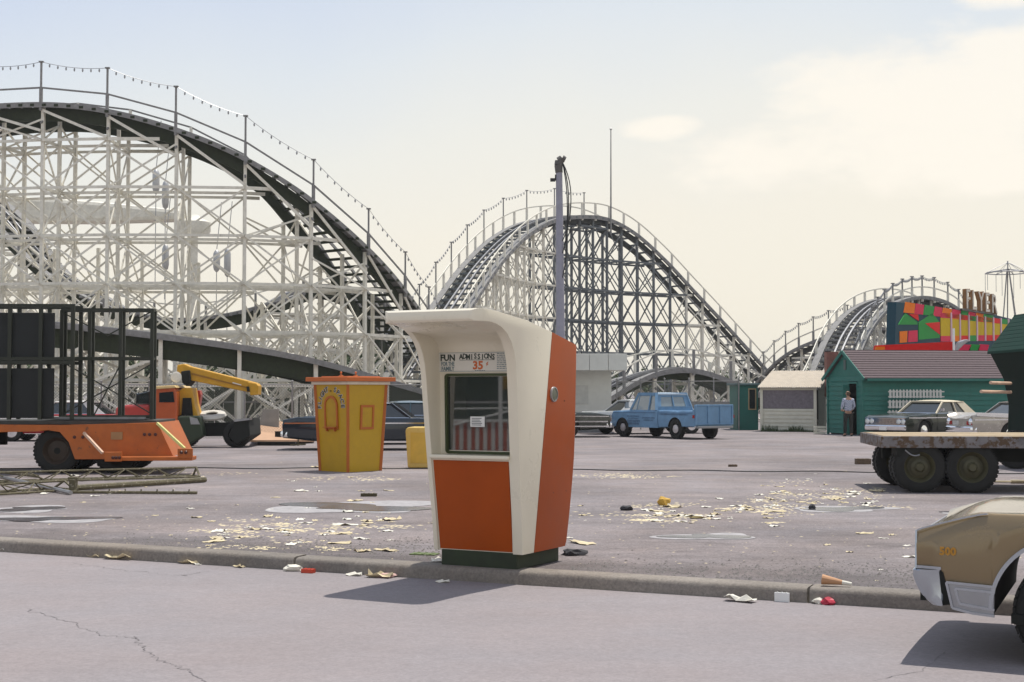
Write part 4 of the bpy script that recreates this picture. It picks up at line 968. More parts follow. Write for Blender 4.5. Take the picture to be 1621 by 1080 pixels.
for s in(-1,1):
    m_=MB(); m_.b3(4.9,5.30,s*(h-.06),s*(h+.0),1.05,1.30) if 0 else m_.b3(5.16,5.27,s*(h*.94),s*(h*1.01),.70,1.12); m_.build('corner_post',blue,tk,bevel=.01)
    m_=MB(); m_.b3(5.22,5.285,s*(h*1.01),s*(h*1.07),.80,.92); m_.build('tail_lamp',MATS['red_lens'],tk)
m_=MB(); m_.b3(5.25,5.40,-h*.9,h*.9,.42,.50); m_.build('rear_bumper',mat('grey_bumper',(.25,.25,.25),rough=.5),tk,bevel=.01)
m_=MB(); m_.b3(-.10,.02,-h*.98,h*.98,.42,.56); m_.build('front_bumper',hub_grey,tk,bevel=.02)
quad_lights(tk,-.02,[-.75,.75],.78,.10)
m_=MB(); m_.b3(-.02,.0,-.6,.6,.65,.85); m_.build('grille',white_p,tk)
m_=MB()
for k in range(3): m_.b3(.3+.1*k,.33+.1*k,0,0.01,0,0) if 0 else None
m_.bar((.2,-h-.002,.98),(2.9,-h*1.0-.002,.985),.012,.02); m_.bar((3.15,-h-.002,.985),(5.15,-h-.002,.985),.012,.02); m_.build('body_crease',mat('darker_blue',(.07,.15,.27),rough=.5),tk)
navy_ink=mat('navy_lettering',(.02,.04,.09),rough=.6)
def squig(mb_,x0,x1,z,hh,y,rnd):      # sign-writer's small lettering, too small to read in the photo
    x=x0
    while x<x1-.02:
        w_=rnd.uniform(.018,.045); k=rnd.randint(0,3)
        mb_.b3(x,x+.010,y-.003,y,z,z+hh)
        if k!=1: mb_.b3(x+.010,x+w_,y-.003,y,z+hh*.8,z+hh)
        if k>1: mb_.b3(x+.010,x+w_,y-.003,y,z,z+hh*.2)
        x+=w_+.018
rn=random.Random(5); m_=MB(); yl=-h*1.0-.004
squig(m_,1.15,1.95,.80,.055,yl,rn); squig(m_,1.22,1.9,.71,.055,yl,rn); squig(m_,1.15,1.95,.61,.07,yl,rn); squig(m_,1.2,1.9,.51,.07,yl,rn)
m_.build('lettering',navy_ink,tk)
m_=MB(); squig(m_,3.2,4.9,.90,.05,yl,rn); m_.build('lettering',navy_ink,tk)
m_=MB(); squig(m_,2.1,2.9,.75,.05,yl,rn); squig(m_,2.2,2.8,.66,.05,yl,rn); m_.build('lettering',navy_ink,tk)
m_=MB(); m_.bar((1.45,-h*.95,1.10),(1.42,-h*1.22,1.22),.02); m_.b3(1.38,1.44,-h*1.33,-h*1.16,1.15,1.38); m_.build('mirror',chrome,tk)
# ================================================================== orange low trailer with black ride framework
org=mat('orange_trailer_paint',(.43,.105,.012),rough=.5,var=.14,scale=3,rust=(.16,.06,.02),rustamt=.35)
q=G(88,750); T0=V3((q.x,q.y,0)); YT=q.y
def TX(px): return (px-810.5)/F*YT-T0.x      # metres along the trailer from its first wheel
def TZ(py): return P(0,py,YT).z
tr=thing('lowbed_trailer','orange low trailer with slanted props and step plate, loaded with black framework','trailer',tuple(T0),R(3))
m_=MB(); prof_=[(TX(95),TZ(673)),(TX(250),TZ(669)),(TX(275),TZ(722)),(TX(235),TZ(727)),(TX(122),TZ(727)),(TX(112),TZ(700)),(TX(98),TZ(684)),(TX(80),TZ(681)),(TX(60),TZ(683)),(TX(-300),TZ(690)),(TX(-300),TZ(668))]
m_.prism([(x,-.12,z) for x,z in prof_],(0,.10,0)); m_.build('side_frame',org,tr,bevel=.008)
m_=MB(); m_.prism([(x,2.2,z) for x,z in prof_],(0,.10,0)); m_.build('side_frame',org,tr,bevel=.008)
m_=MB(); m_.prism([(TX(250),-.02,TZ(669)),(TX(275),-.02,TZ(722)),(TX(273),-.02,TZ(722)),(TX(248),-.02,TZ(670))],(0,2.25,0)); m_.build('end_plate',org,tr)
m_=MB(); m_.b3(TX(-300),TX(246),-.02,2.2,TZ(672),TZ(666)); m_.build('deck',mat('dark_deck',(.05,.05,.045),rough=.8,var=.3),tr)
m_=MB(); m_.b3(TX(178),TX(310),-.55,.0,TZ(728),TZ(722)); m_.b3(TX(176),TX(202),-.58,-.5,TZ(729),TZ(714)); m_.b3(TX(288),TX(311),-.58,-.5,TZ(724),TZ(709)); m_.build('step_plate',org,tr,bevel=.01)
lightm=mat('worn_bright_bar',(.62,.42,.30),rough=.5,var=.2)
for x0,z0,x1,z1,mm in ((TX(136),TZ(685),TX(172),TZ(716),lightm),(TX(250),TZ(670),TX(298),TZ(709),mat('yellow_bar',(.62,.60,.22),rough=.5))):
    m_=MB(); m_.bar((x0,-.15,z0),(x1,-.52,z1),.05); m_.build('prop',mm,tr)
m_=MB()
for px,py in((121,692),(134,692),(230,688),(238,688),(247,688),(189,723),(194,723),(199,723),(294,715),(301,715)):
    yy=-.59 if py>700 else -.13; m_.lathe([(0,-.012),(.028,-.01),(.035,0)],(TX(px),yy,TZ(py)),axis='Y',n=12,cap=False)
m_.build('marker_lamps',mat('dark_red_lens',(.07,.015,.01),rough=.3),tr)
m_=MB(); m_.b3(TX(178),TX(196),-.14,-.12,TZ(696),TZ(684)); m_.build('number_plate',mat('worn_plate',(.34,.19,.08),rough=.6),tr)
for dx in (0,TX(182)):
    for yy in (.14,.44,1.75,2.05): wheel(tr,(dx,yy,.47),.47,.25,out=-1 if yy<1 else 1,rim_m=mat('dark_rim',(.04,.025,.015),rough=.6))
m_=MB(); m_.tube((0,.1,.47),(0,2.1,.47),.07); m_.tube((TX(182),.1,.47),(TX(182),2.1,.47),.07); m_.b3(TX(-300),TX(-20),.7,.85,.55,.9); m_.b3(TX(-300),TX(-20),1.4,1.55,.55,.9); m_.build('chassis',under_m,tr)
m_=MB(); m_.prism([(TX(62),0,TZ(682)),(TX(98),0,TZ(686)),(TX(114),0,TZ(712)),(TX(112),0,TZ(690)),(TX(98),0,TZ(680))],(0,.7,0)); m_.build('mudguard',under_m,tr)
# framework
fm=mat('black_green_frame',(.016,.020,.010),rough=.55,var=.3)
fw=thing('ride_framework','black steel framework with solid black panels standing on the orange trailer','framework',(T0.x,T0.y+.35,TZ(666)+.02),R(3))
z0=TZ(666)+.02
def FZ(py): return TZ(py)-z0
zt,zm,zb_=FZ(489),FZ(567),0.0
m_=MB()
for y in (0,.28):
    for x in (89,133,182,232): m_.bar((TX(x),y,0),(TX(x),y,zt),.07,.07)
    for z in (.05,zm,zt): m_.bar((TX(89),y,z),(TX(233),y,z),.06,.07)
for x in (89,182,232):
    for z in (zm,zt): m_.bar((TX(x),0,z),(TX(x),.28,z),.05)
m_.build('end_frame',fm,fw)
m_=MB()
for y in(0,):
    for a,b in (((90,657),(232,575)),((92,574),(230,655)),((92,495),(160,530)),((160,530),(232,490))): m_.bar((TX(a[0]),y+.05,FZ(a[1])),(TX(b[0]),y+.05,FZ(b[1])),.025)
m_.bar((TX(133),.28,0),(TX(182),.28,zm),.025); m_.build('diagonal_bracing',fm,fw)
m_=MB()
for y in(-.35,.32):
    for x in(113,63,15,-60,-140): m_.bar((TX(x),y,0),(TX(x),y,FZ(483)),.075)
    for py in(484,568,574): m_.bar((TX(-300),y,FZ(py)),(TX(116),y,FZ(py)),.07)
m_.build('side_frame',fm,fw)
pan=mat('black_panel',(.008,.010,.010),rough=.7,var=.4,scale=2)
for py0,py1 in((495,567),(583,662)):
    m_=MB(); m_.b3(TX(-300),TX(83),-.30,-.24,FZ(py1),FZ(py0)); m_.build('panel',pan,fw,bevel=.01)
m_=MB(); m_.b3(TX(62),TX(224),-.15,1.0,0,.05); m_.build('base_board',grey_wood,fw)

# ------------------------------------------------------------------ orange-red truck with yellow crane
YC=43.5
def C(px,py,dy=0): return P(px,py,YC+dy)
b0=G(330,712); cr_=thing('crane_truck','orange truck with yellow hydraulic crane boom and bare black chassis behind the trailer','crane truck',(C(300,700).x,YC,0),0)
ored=mat('orange_red_cab',(.46,.085,.018),rough=.35,var=.1,coat=.3); rcab=mat('red_bonnet',(.45,.04,.03),rough=.3,coat=.4)
cry=mat('crane_yellow',(.58,.30,.012),rough=.45,var=.12,rust=(.2,.1,.02),rustamt=.25)
W=lambda pts,dy0,dyt,nm,m,**k:(lambda mb_: mb_.build(nm,m,cr_,world=True,**k))(MB().prism([C(x,y,dy0) for x,y in pts],(0,dyt,0)))
W([(237,617),(242,614),(276,613),(280,622),(280,690),(236,690)],-.2,1.9,'cab',ored,bevel=.04)
W([(252,622),(274,620),(276,637),(252,637)],-.23,.05,'side_window',dark_glass)
W([(214,624),(237,619),(238,640),(213,640)],0.0,1.6,'windscreen',dark_glass,bevel=.03)
W([(214,622),(216,622),(215,640),(212,640)],-.1,.06,'screen_pillar',chrome)
W([(182,645),(200,641),(237,640),(237,690),(180,690)],-.05,1.7,'bonnet',rcab,bevel=.08)
W([(236,612),(276,610),(280,614),(237,617)],-.28,2.0,'roof_edge',mat('cab_roof_cream',(.70,.50,.22),rough=.4),bevel=.02)
W([(280,622),(316,618),(318,625),(314,650),(280,652)],1.3,.3,'exhaust_guard',rcab,bevel=.02)
W([(278,622),(290,614),(304,614),(308,640),(314,660),(268,660),(276,645)],.2,.7,'crane_base',cry,bevel=.03)
W([(289,630),(302,630),(305,660),(287,660)],.12,.1,'crane_ram',under_m,bevel=.01)
W([(286,588),(300,586),(302,604),(295,612),(288,606)],.2,.7,'crane_pivot',under_m,bevel=.03)
W([(280,578),(291,576),(300,580),(404,606),(405,624),(398,622),(300,602),(286,592),(280,590)],.3,.5,'boom',cry,bevel=.03)
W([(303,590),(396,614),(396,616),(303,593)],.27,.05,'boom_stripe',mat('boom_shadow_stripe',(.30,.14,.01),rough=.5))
W([(392,605),(405,607),(409,611),(408,625),(396,626),(394,615)],.26,.6,'boom_head',cry,bevel=.02)
W([(390,612),(394,612),(395,620),(391,620)],.2,.1,'sheave',under_m)
rnb=random.Random(2); m_=MB()
for k,ch in enumerate('|||'): pass
m_.prism([C(368,605,.285),C(382,609,.285),C(382,612,.285),C(368,608,.285)],(0,.01,0)); m_.build('boom_marking',white_p,cr_,world=True)
W([(238,672),(392,668),(394,690),(240,692)],.5,.25,'chassis',under_m); W([(238,672),(392,668),(394,690),(240,692)],1.5,.25,'chassis',under_m)
W([(268,660),(316,658),(322,690),(300,704),(266,700)],-.1,.5,'fuel_tank',mat('dark_green_tank',(.02,.035,.015),rough=.5),bevel=.05)
W([(300,660),(312,663),(316,672),(302,672)],-.14,.05,'tank_patch',steel)
W([(372,664),(394,662),(396,690),(374,705),(362,690)],-.1,1.9,'mudguard',under_m,bevel=.03)
W([(370,668),(395,665),(396,662),(371,664)],-.15,.4,'guard_edge',steel)
# fifth wheel plate
m_=MB(); c=C(335,657,.7); m_.T=Matrix.Translation(c)@Matrix.Rotation(R(14),4,'X')@Matrix.Translation(-c); m_.lathe([(.18,.03),(.20,.06),(.42,.05),(.46,-.02),(.42,-.08),(.18,-.05)],(c.x,c.y,c.z),n=30,cap=False); fw5=m_.build('fifth_wheel',mat('pale_plate',(.55,.53,.48),rough=.6),cr_,world=True,smooth='auto'); fw5.rotation_euler=(0,0,0)
m_=MB(); c=C(284,597,.0); m_.lathe([(.0,-.02),(.12,-.02),(.17,0),(.12,.03),(0,.03)],(c.x-.1,c.y,c.z),axis='Y',n=20,cap=False); m_.build('winch',white_wood,cr_,world=True)
for px,dy,rr,nm in((292,.1,.50,0),(206,.1,.48,0),(375,.25,.40,0),(292,1.8,.50,0),(206,1.7,.48,0),(375,1.8,.4,0)):
    c=C(px,700,dy); wheel(cr_,(c.x-cr_.location.x,c.y-cr_.location.y,rr),rr,.30,out=-1 if dy<1 else 1,rim_m=under_m)

# ------------------------------------------------------------------ steel lattice booms lying on the ground
tru=mat('rusty_steel_truss',(.10,.085,.045),rough=.7,var=.35,scale=9,rust=(.30,.26,.20),rustamt=.5)
def truss(name,label,a,b,wid,hgt,step,r=.022,tri=True,z=.03,group=None):
    a=V3(a);b=V3(b); d=(b-a); L_=d.length; d.normalize(); n_=V3((-d.y,d.x,0)); t=thing(name,label,'truss',tuple(a),0,group)
    ch=[(0,0),(wid,0)]+([(wid/2,hgt)] if tri else [(0,hgt),(wid,hgt)])
    pt=lambda k,s: a+d*s+n_*ch[k][0]+V3((0,0,z+ch[k][1]))
    for k in range(len(ch)):
        m=MB(); m.tube(pt(k,0),pt(k,L_),r,6); m.build('chord',tru,t,world=True)
    m=MB(); s=0;f=0
    pairs=[(0,1),(1,2),(0,2)] if tri else [(0,1),(2,3),(0,2),(1,3)]
    while s+step<=L_+1e-3:
        for i,j in pairs:
            p,q=(i,j) if f%2 else (j,i); m.tube(pt(p,s),pt(q,s+step),r*.55,5)
        s+=step; f+=1
    for i,j in pairs: m.tube(pt(i,0),pt(j,0),r,5); m.tube(pt(i,L_),pt(j,L_),r,5)
    m.build('lacing',tru,t,world=True); return t
truss('lattice_boom','longest rusty lattice boom lying on the lot, its open end pointing right',G(-60,768),G(316,757),.45,.17,.30)
truss('lattice_boom','lower rusty lattice frame lying flat in front of the longest boom',G(-40,788),G(118,778),.6,.14,.32)
for k,(a,b,r_,z_,lb) in enumerate((((120,778),(325,764),.05,.06,'thick brown pipe lying from the lattice frame towards the kiosk'),((110,782),(312,783),.025,.03,'thin studded rod lying nearest the kerb below the brown pipe'),((-40,757),(112,784),.035,.14,'pale steel bar laid slanting across the lattice frame'),((-40,750),(60,757),.03,.1,'grey bar on the ground under the trailer wheel'))):
    p,q=G(*a),G(*b); t=thing('steel_pipe',lb,'pipe',tuple(p)); m_=MB(); m_.tube(V3((p.x,p.y,z_)),V3((q.x,q.y,r_+.005)),r_,8)
    m_.build('shaft',tru if k!=2 else steel,t,world=True)
    m_=MB()
    for i in range(8): c=p.lerp(q,(i+.5)/8); m_.tube((c.x,c.y,r_),(c.x,c.y,r_+.05+z_*.3),r_*.5,5)
    if k==1: m_.build('studs',tru,t,world=True)
t=thing('boom_joint','small dark upright joint block standing on the lattice frame','block',tuple(G(116,780))); m_=MB(); m_.box((0,0,.12),(.10,.18,.22)); m_.box((0,0,.24),(.16,.12,.05)); m_.build('block',tru,t,bevel=.01)
# plywood sheet leaning low
ply=mat('plywood',(.46,.28,.17),rough=.75,var=.12,scale=5)
a,b,c,d=G(396,706),G(497,702),G(489,690),G(394,690)
t=thing('plywood_sheet','pinkish brown plywood sheet resting on low blocks left of the yellow kiosk','board',tuple(a)); m_=MB()
m_.prism([V3((a.x,a.y,.12)),V3((b.x,b.y,.05)),V3((c.x,c.y+2.6,.25)),V3((d.x,d.y+2.6,.55))],(0,0,.06)); m_.build('sheet',ply,t,world=True)
m_=MB(); m_.b3(a.x+.2,b.x-.3,a.y+.15,a.y+.35,0,.12); m_.b3(a.x+.3,b.x-.4,a.y+2.9,a.y+3.1,0,.38); m_.build('block',under_m,t,world=True)
p=G(472,706); t=thing('jack_stand','thin dark post with a flat foot standing beside the plywood','stand',tuple(p)); m_=MB(); m_.tube((0,0,0),(0,0,.55),.025,6); m_.bar((-.25,0,.03),(.25,-.1,.05),.05); m_.box((0,0,.55),(.08,.08,.04)); m_.build('post',tru,t)

# ================================================================== flatbed trailer at the right
YF=24.0
fb=thing('flatbed_trailer','worn wooden flatbed trailer on black dual wheels at the right edge of the lot','trailer',(P(1398,700,YF).x,YF,0),R(-6))
wd=mat('worn_deck_wood',(.40,.31,.20),rough=.85,var=.22,scale=7,rust=(.14,.09,.05),rustamt=.3,bump=.3)
fas=mat('worn_grey_fascia',(.17,.16,.165),rough=.75,var=.3,scale=4,rust=(.09,.055,.03),rustamt=.8)
zt_=.955; m_=MB()
for k in range(13): m_.b3(.02,8.0,.0+.19*k+.003,.187+.19*k,zt_-.045,zt_+random.uniform(-.004,.004))
m_.build('deck_boards',wd,fb)
m_=MB(); m_.b3(0,8.0,-.05,-.002,zt_-.20,zt_-.005); m_.build('side_rail',fas,fb,bevel=.008)
m_=MB(); m_.b3(-.04,.015,-.05,2.5,zt_-.20,zt_-.008); m_.build('end_rail',fas,fb,bevel=.008)
m_=MB(); m_.b3(0,8.0,2.475,2.52,zt_-.20,zt_-.008); m_.build('side_rail',fas,fb,bevel=.008)
m_=MB()
for k in range(9): m_.b3(.25+.9*k,.35+.9*k,0,2.47,zt_-.16,zt_-.05)
m_.b3(.25,8,.6,.72,.50,zt_-.16); m_.b3(.25,8,1.75,1.87,.50,zt_-.16); m_.b3(.22,.30,-.02,.5,.62,.76); m_.b3(.22,.6,.0,.04,.66,.76); m_.build('chassis',under_m,fb)
drim=mat('olive_rim',(.06,.055,.025),rough=.6,var=.3)
for x in(.60,1.46):
    for yy,o in((.12,-1),(.42,-1),(2.05,1),(2.35,1)): wheel(fb,(x,yy,.43),.43,.24,out=o,rim_m=drim)
    m_=MB(); m_.tube((x,.1,.43),(x,2.4,.43),.06); m_.lathe([(0,-.05),(.06,-.05),(.09,0),(.14,.02)],(x,.02,.43),axis='Y',n=14,cap=False); m_.build('axle',drim,fb)
m_=MB()
for k in range(5):
    p=P(1408+4*k,0,YF); 
prv=None
for k in range(9):
    q=V3((.36+.03*k,-.01,.72-.05*math.sin(math.pi*k/8)-.01*k))
    if prv is not None: m_.tube(prv,q,.012,5)
    prv=q
m_.build('chain',steel,fb)
# drawbar-like pipe seen on the ground below
p,q=G(1570,766),G(1700,768); t=thing('bent_pipe','pale bent pipe with a loop lying on the lot under the flatbed','pipe',tuple(p)); m_=MB(); m_.tube(V3((p.x+.35,p.y,.04)),V3((q.x,q.y,.05)),.035,8)
prv=None
for k in range(17):
    a2=2*math.pi*k/16; v=V3((p.x+.18+.18*math.cos(a2),p.y+.08*math.sin(a2),.04))
    if prv is not None: m_.tube(prv,v,.016,5)
    prv=v
m_.build('pipe',mat('pale_pipe',(.42,.36,.24),rough=.6),t,world=True)
# low dark trailer chassis behind, right edge
t=thing('ride_wagon','dark green hinged ride wagon with slanted slatted roof rising behind the flatbed, right edge','wagon',(P(1600,690,31).x,31,0))
gm1=mat('deep_green_wagon',(.004,.014,.010),rough=.8,var=.2,spec=.15); gm2=mat('slatted_green',(.005,.036,.025),rough=.75,var=.15,spec=.2)
D=lambda pts,y0,ty,nm,m,**k:(lambda mb_: mb_.build(nm,m,t,world=True,**k))(MB().prism([P(x,y,y0) for x,y in pts],(0,ty,0)))
D([(1567,560),(1612,502),(1760,500),(1760,700),(1594,700),(1596,640),(1588,600)],33.5,-2.4,'body',gm1,bevel=.03)
m_=MB()
for k in range(9):
    f_=k/9; a=P(1563+43*f_,557-58*f_,33.6); b=P(1563+43*(f_+.1),557-58*(f_+.1),33.6); m_.prism([a,b,b+V3((0,0,-.06)),a+V3((0,0,-.06))],(0,-2.7,0))
m_.prism([P(1605,499,33.6),P(1760,497,33.6),P(1760,508,33.6),P(1602,508,33.6)],(0,-2.7,0))
m_.build('slatted_roof',gm2,t,world=True)
D([(1640,560),(1665,520),(1760,520),(1760,592),(1648,592)],31.05,.06,'side_panel',gm2)
D([(1650,548),(1700,548),(1700,640),(1650,640)],31.0,.06,'opening',black_m)
for y in(606,620):
    m_=MB(); m_.tube(P(1553 if y>610 else 1568,y,30.6),P(1600,y+1,31.5),.035,8); m_.build('bright_bar',lightm,t,world=True)
m_=MB()
for px in(1600,1660): 
    c=P(px,700,31.2); m_.tube((c.x,c.y,.0),(c.x,c.y,.6),.25,10)
for px in(1608,1690):
    c=P(px,700,31.6); wheel(t,(c.x-t.location.x,c.y-t.location.y,.42),.42,.25,out=-1)
# ================================================================== buildings
teal=mat('teal_green_boards',(.022,.150,.120),rough=.65,var=.12,scale=3); teal_l=mat('lit_teal_boards',(.035,.195,.165),rough=.65,var=.1,scale=3)
teal_l=teal
creamb=mat('cream_boards',(.60,.58,.48),rough=.7,var=.08); trim_w=mat('pale_trim',(.55,.55,.52),rough=.6)
shingle=mat('mauve_shingles',(.115,.085,.090),rough=.9,var=.16,scale=9,bump=.4)
def boards(mb_, p, q, z0, z1, h=.2, out=V3((0,-1,0)), t=.04, holes=()):
    """lapped boards on the wall p-q; holes = [(s0,s1,z0,z1)] in metres along the wall"""
    p=V3(p); q=V3(q); d=(q-p); L_=d.length; d.normalize(); z=z0
    while z<z1-1e-3:
        ze=min(z+h,z1); segs=[(0,L_)]
        for s0,s1,h0,h1 in holes:
            if ze>h0+.01 and z<h1-.01:
                ns=[]
                for a,b in segs:
                    if s1<=a or s0>=b: ns.append((a,b))
                    else:
                        if s0>a: ns.append((a,s0))
                        if s1<b: ns.append((s1,b))
                segs=ns
        for a,b in segs:
            A=p+d*a; B=p+d*b
            mb_.prism([V3((A.x,A.y,z)),V3((A.x,A.y,z))+out*t,V3((A.x,A.y,ze))+out*.006,V3((A.x,A.y,ze))],B-A)
        z+=h
# ---- green gabled shed. gable end faces left-front, long side faces the camera
g0=G(1312,687); g1=G(1366,688)      # gable end base corners (left, right)
g1=V3((g0.x+(P(1366,0,g0.y-1.0).x-g0.x),g0.y-2.6,0)); 
g1=V3((((1366-810.5)/F)*(g0.y-2.4),g0.y-2.4,0)); gd=(g1-g0).normalized(); ld=V3((-gd.y,gd.x,0)); 
ld=V3((.985,.17,0)).normalized()
GL_=13.5
sh_=thing('green_shed','long green boarded shed with mauve shingle roof and open door in its gable end','shed',tuple(g0))
wr=V3((-gd.y,gd.x,0)); outg=V3((gd.y,-gd.x,0)); outl=V3((ld.y,-ld.x,0))
ez=P(1366,596,g1.y).z; 
mid_=(g0+g1)/2; rz=P(1337,556,mid_.y).z
wl=(g1-g0).length
door=(wl*.62,wl*.84,0,2.02)
m_=MB(); boards(m_,g0,g1,.05,ez,.19,outg,holes=[door]); 
m_.prism([V3((g0.x,g0.y,ez)),V3((g1.x,g1.y,ez)),V3((mid_.x,mid_.y,rz-.05))],-outg*.03); gw=m_.build('gable_wall',teal,sh_,world=True)
m_=MB(); boards(m_,g1,g1+ld*GL_,.05,ez,.19,outl); m_.build('long_wall',teal,sh_,world=True)
m_=MB(); a=g0-outg*.06; b=g1-outg*.06; 
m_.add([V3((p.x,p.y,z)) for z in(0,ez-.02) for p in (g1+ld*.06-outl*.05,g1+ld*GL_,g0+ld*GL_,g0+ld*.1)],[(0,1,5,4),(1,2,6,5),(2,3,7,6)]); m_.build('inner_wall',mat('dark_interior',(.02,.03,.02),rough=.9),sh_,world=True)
m_=MB()
o_=.12
def rf(s,side): # roof points
    base=(g0 if side==0 else (g1 if side==1 else mid_)); return base
e0=g0-gd*.25; e1=g1+gd*.30
ze0=ez-.10
for A_,B_ in ((e1,mid_),(mid_,e0)):
    za=ze0 if A_ is not mid_ else rz; zb2=ze0 if B_ is not mid_ else rz
    p0=V3((A_.x,A_.y,za))-ld*o_; p1=V3((B_.x,B_.y,zb2))-ld*o_; p2=p1+ld*(GL_+2*o_); p3=p0+ld*(GL_+2*o_)
    N_=12
    for k in range(N_):   # shingle courses
        s0=k/N_; s1=(k+1)/N_; m_.prism([p0.lerp(p1,s0),p0.lerp(p1,s1),p0.lerp(p1,s1)+V3((0,0,.03)),p0.lerp(p1,s0)+V3((0,0,.055))],p3-p0)
m_.build('roof',shingle,sh_,world=True)
m_=MB()
for A_ in(e1,e0): m_.bar(V3((A_.x,A_.y,ze0-.02))-ld*(o_+.02),V3((mid_.x,mid_.y,rz-.02))-ld*(o_+.02),.04,.13)
m_.bar(V3((e1.x,e1.y,ze0-.03)),V3((e1.x,e1.y,ze0-.03))+ld*GL_,.04,.10); m_.build('barge_board',teal,sh_,world=True)
m_=MB(); c=g0+gd*(wl*.5); m_.bar(V3((c.x,c.y,rz-.75))+outg*.02,V3((c.x,c.y,rz-.35))+outg*.02,.03,.16,up=gd); m_.build('gable_vent',mat('grey_green_vent',(.10,.14,.13),rough=.7),sh_,world=True)
m_=MB()
for s in(door[0]-.04,door[1]+.04): c=g0+gd*s; m_.bar(V3((c.x,c.y,0))+outg*.03,V3((c.x,c.y,2.08))+outg*.03,.07,.03,up=outg)
c=g0+gd*door[0]; e=g0+gd*door[1]; m_.bar(V3((c.x,c.y,2.08))+outg*.03,V3((e.x,e.y,2.08))+outg*.03,.03,.08); m_.bar(V3((g1.x,g1.y,0))+outg*.03,V3((g1.x,g1.y,ez))+outg*.03,.10,.10,up=outg); m_.bar(V3((g0.x,g0.y,0))+outg*.03,V3((g0.x,g0.y,ez))+outg*.03,.08,.08,up=outg); m_.build('corner_and_door_trim',teal,sh_,world=True)
m_=MB(); c=g0+gd*door[0]+outg*.05; dd=(outg*.75+gd*-.2).normalized(); m_.prism([V3((c.x,c.y,.05)),V3((c.x,c.y,.05))+dd*.25,V3((c.x,c.y,2.0))+dd*.25,V3((c.x,c.y,2.0))],gd*.03); m_.build('door',teal,sh_,world=True)
# brick chimney / post at the back left
c=P(1318,560,g0.y+3); m_=MB(); m_.b3(c.x-.25,c.x+.25,c.y,c.y+.5,1.5,P(0,557,c.y).z); m_.build('chimney',mat('brick_red',(.20,.09,.07),rough=.9,var=.25),sh_,world=True)

# ---- stacked white picket panels leaning on the long wall
for k in range(4):
    zc_=.42+.40*k; wdt=1.75+(.6 if k==3 else 0); c=g1+ld*(.85)+outl*(.30+.04*k)
    t=thing('picket_section',('topmost','second from the top','third from the top','lowest')[3-k]+' of the stacked white picket panels leaning on the green shed','fence section',(c.x,c.y,zc_-.14),math.atan2(ld.y,ld.x),'picket panels stacked against the shed')
    m_=MB(); m_.b3(0,wdt,-.02,.0,.02,.07); m_.b3(0,wdt,-.02,.0,.22,.27); m_.build('rail',trim_w,t)
    m_=MB(); nn_=int(wdt/.14)
    for i in range(nn_): m_.prism([(.03+.14*i,-.045,.0),(.12+.14*i,-.045,.0),(.12+.14*i,-.045,.29),(.075+.14*i,-.045,.335),(.03+.14*i,-.045,.29)],(0,.02,0))
    m_.build('pickets',trim_w,t)

# ---- cream shed with corrugated lean roof
c0=G(1206,683); c1_=V3((((1290-810.5)/F)*(c0.y-.8),c0.y-.8,0)); cd=(c1_-c0).normalized(); co_=V3((cd.y,-cd.x,0)); cb=-co_
cs=thing('cream_shed','cream boarded shed with grey sheeted upper wall and pale corrugated roof','shed',tuple(c0))
cl_=(c1_-c0).length; z1_=P(1250,647,c0.y).z; z2_=P(1250,616,c0.y).z
m_=MB(); boards(m_,c0,c1_,.05,z1_,.17,co_); m_.build('boarded_wall',creamb,cs,world=True)
m_=MB(); k=0; s=0.08
while s<cl_-.08: 
    a=c0+cd*s; m_.bar(V3((a.x,a.y,z1_+.01)),V3((a.x,a.y,z2_)),.10,.03 if k%2 else .05,up=co_); s+=.10; k+=1
m_.build('sheeted_wall',mat('grey_corrugated',(.17,.15,.17),rough=.7,var=.25,scale=9),cs,world=True)
m_=MB(); 
for s in(0,cl_): a=c0+cd*s; m_.bar(V3((a.x,a.y,0))+co_*.03,V3((a.x,a.y,z2_+.05))+co_*.03,.12,.08,up=co_)
m_.bar(V3((c0.x,c0.y,z2_))+co_*.03,V3((c1_.x,c1_.y,z2_))+co_*.03,.04,.10); m_.build('frame',creamb,cs,world=True)
m_=MB(); r0=c0-cd*.15+co_*.25; r1=c1_+cd*.25+co_*.25; zl_=P(1250,613,c0.y).z; zh_=P(1290,587,c0.y+3).z; bk=cb*3.6; n_=36
rows=[]
for i in range(n_*2+1):
    p=r0.lerp(r1,i/(n_*2)); w_=.02*(1 if i%2 else -1); rows.append([V3((p.x,p.y,zl_+w_)),V3((p.x+bk.x,p.y+bk.y,zh_+w_)),V3((p.x+bk.x,p.y+bk.y,zh_+w_-.03)),V3((p.x,p.y,zl_+w_-.03))])
m_.grid(rows,closed=True); m_.build('roof',mat('pale_corrugated_roof',(.50,.44,.36),rough=.6,var=.12,rust=(.30,.22,.15),rustamt=.2),cs,world=True)
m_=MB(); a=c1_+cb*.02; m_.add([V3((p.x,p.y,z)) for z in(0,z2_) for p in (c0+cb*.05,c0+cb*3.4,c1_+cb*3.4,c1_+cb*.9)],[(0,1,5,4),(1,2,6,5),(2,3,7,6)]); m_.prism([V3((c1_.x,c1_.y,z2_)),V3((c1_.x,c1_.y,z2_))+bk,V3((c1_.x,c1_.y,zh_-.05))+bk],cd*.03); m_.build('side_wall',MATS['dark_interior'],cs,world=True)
m_=MB(); a=c1_+cb*.9; m_.b3(a.x-.5,a.x+.1,a.y+.5,a.y+1.0,0,.5); m_.build('shelf',trim_w,cs,world=True)
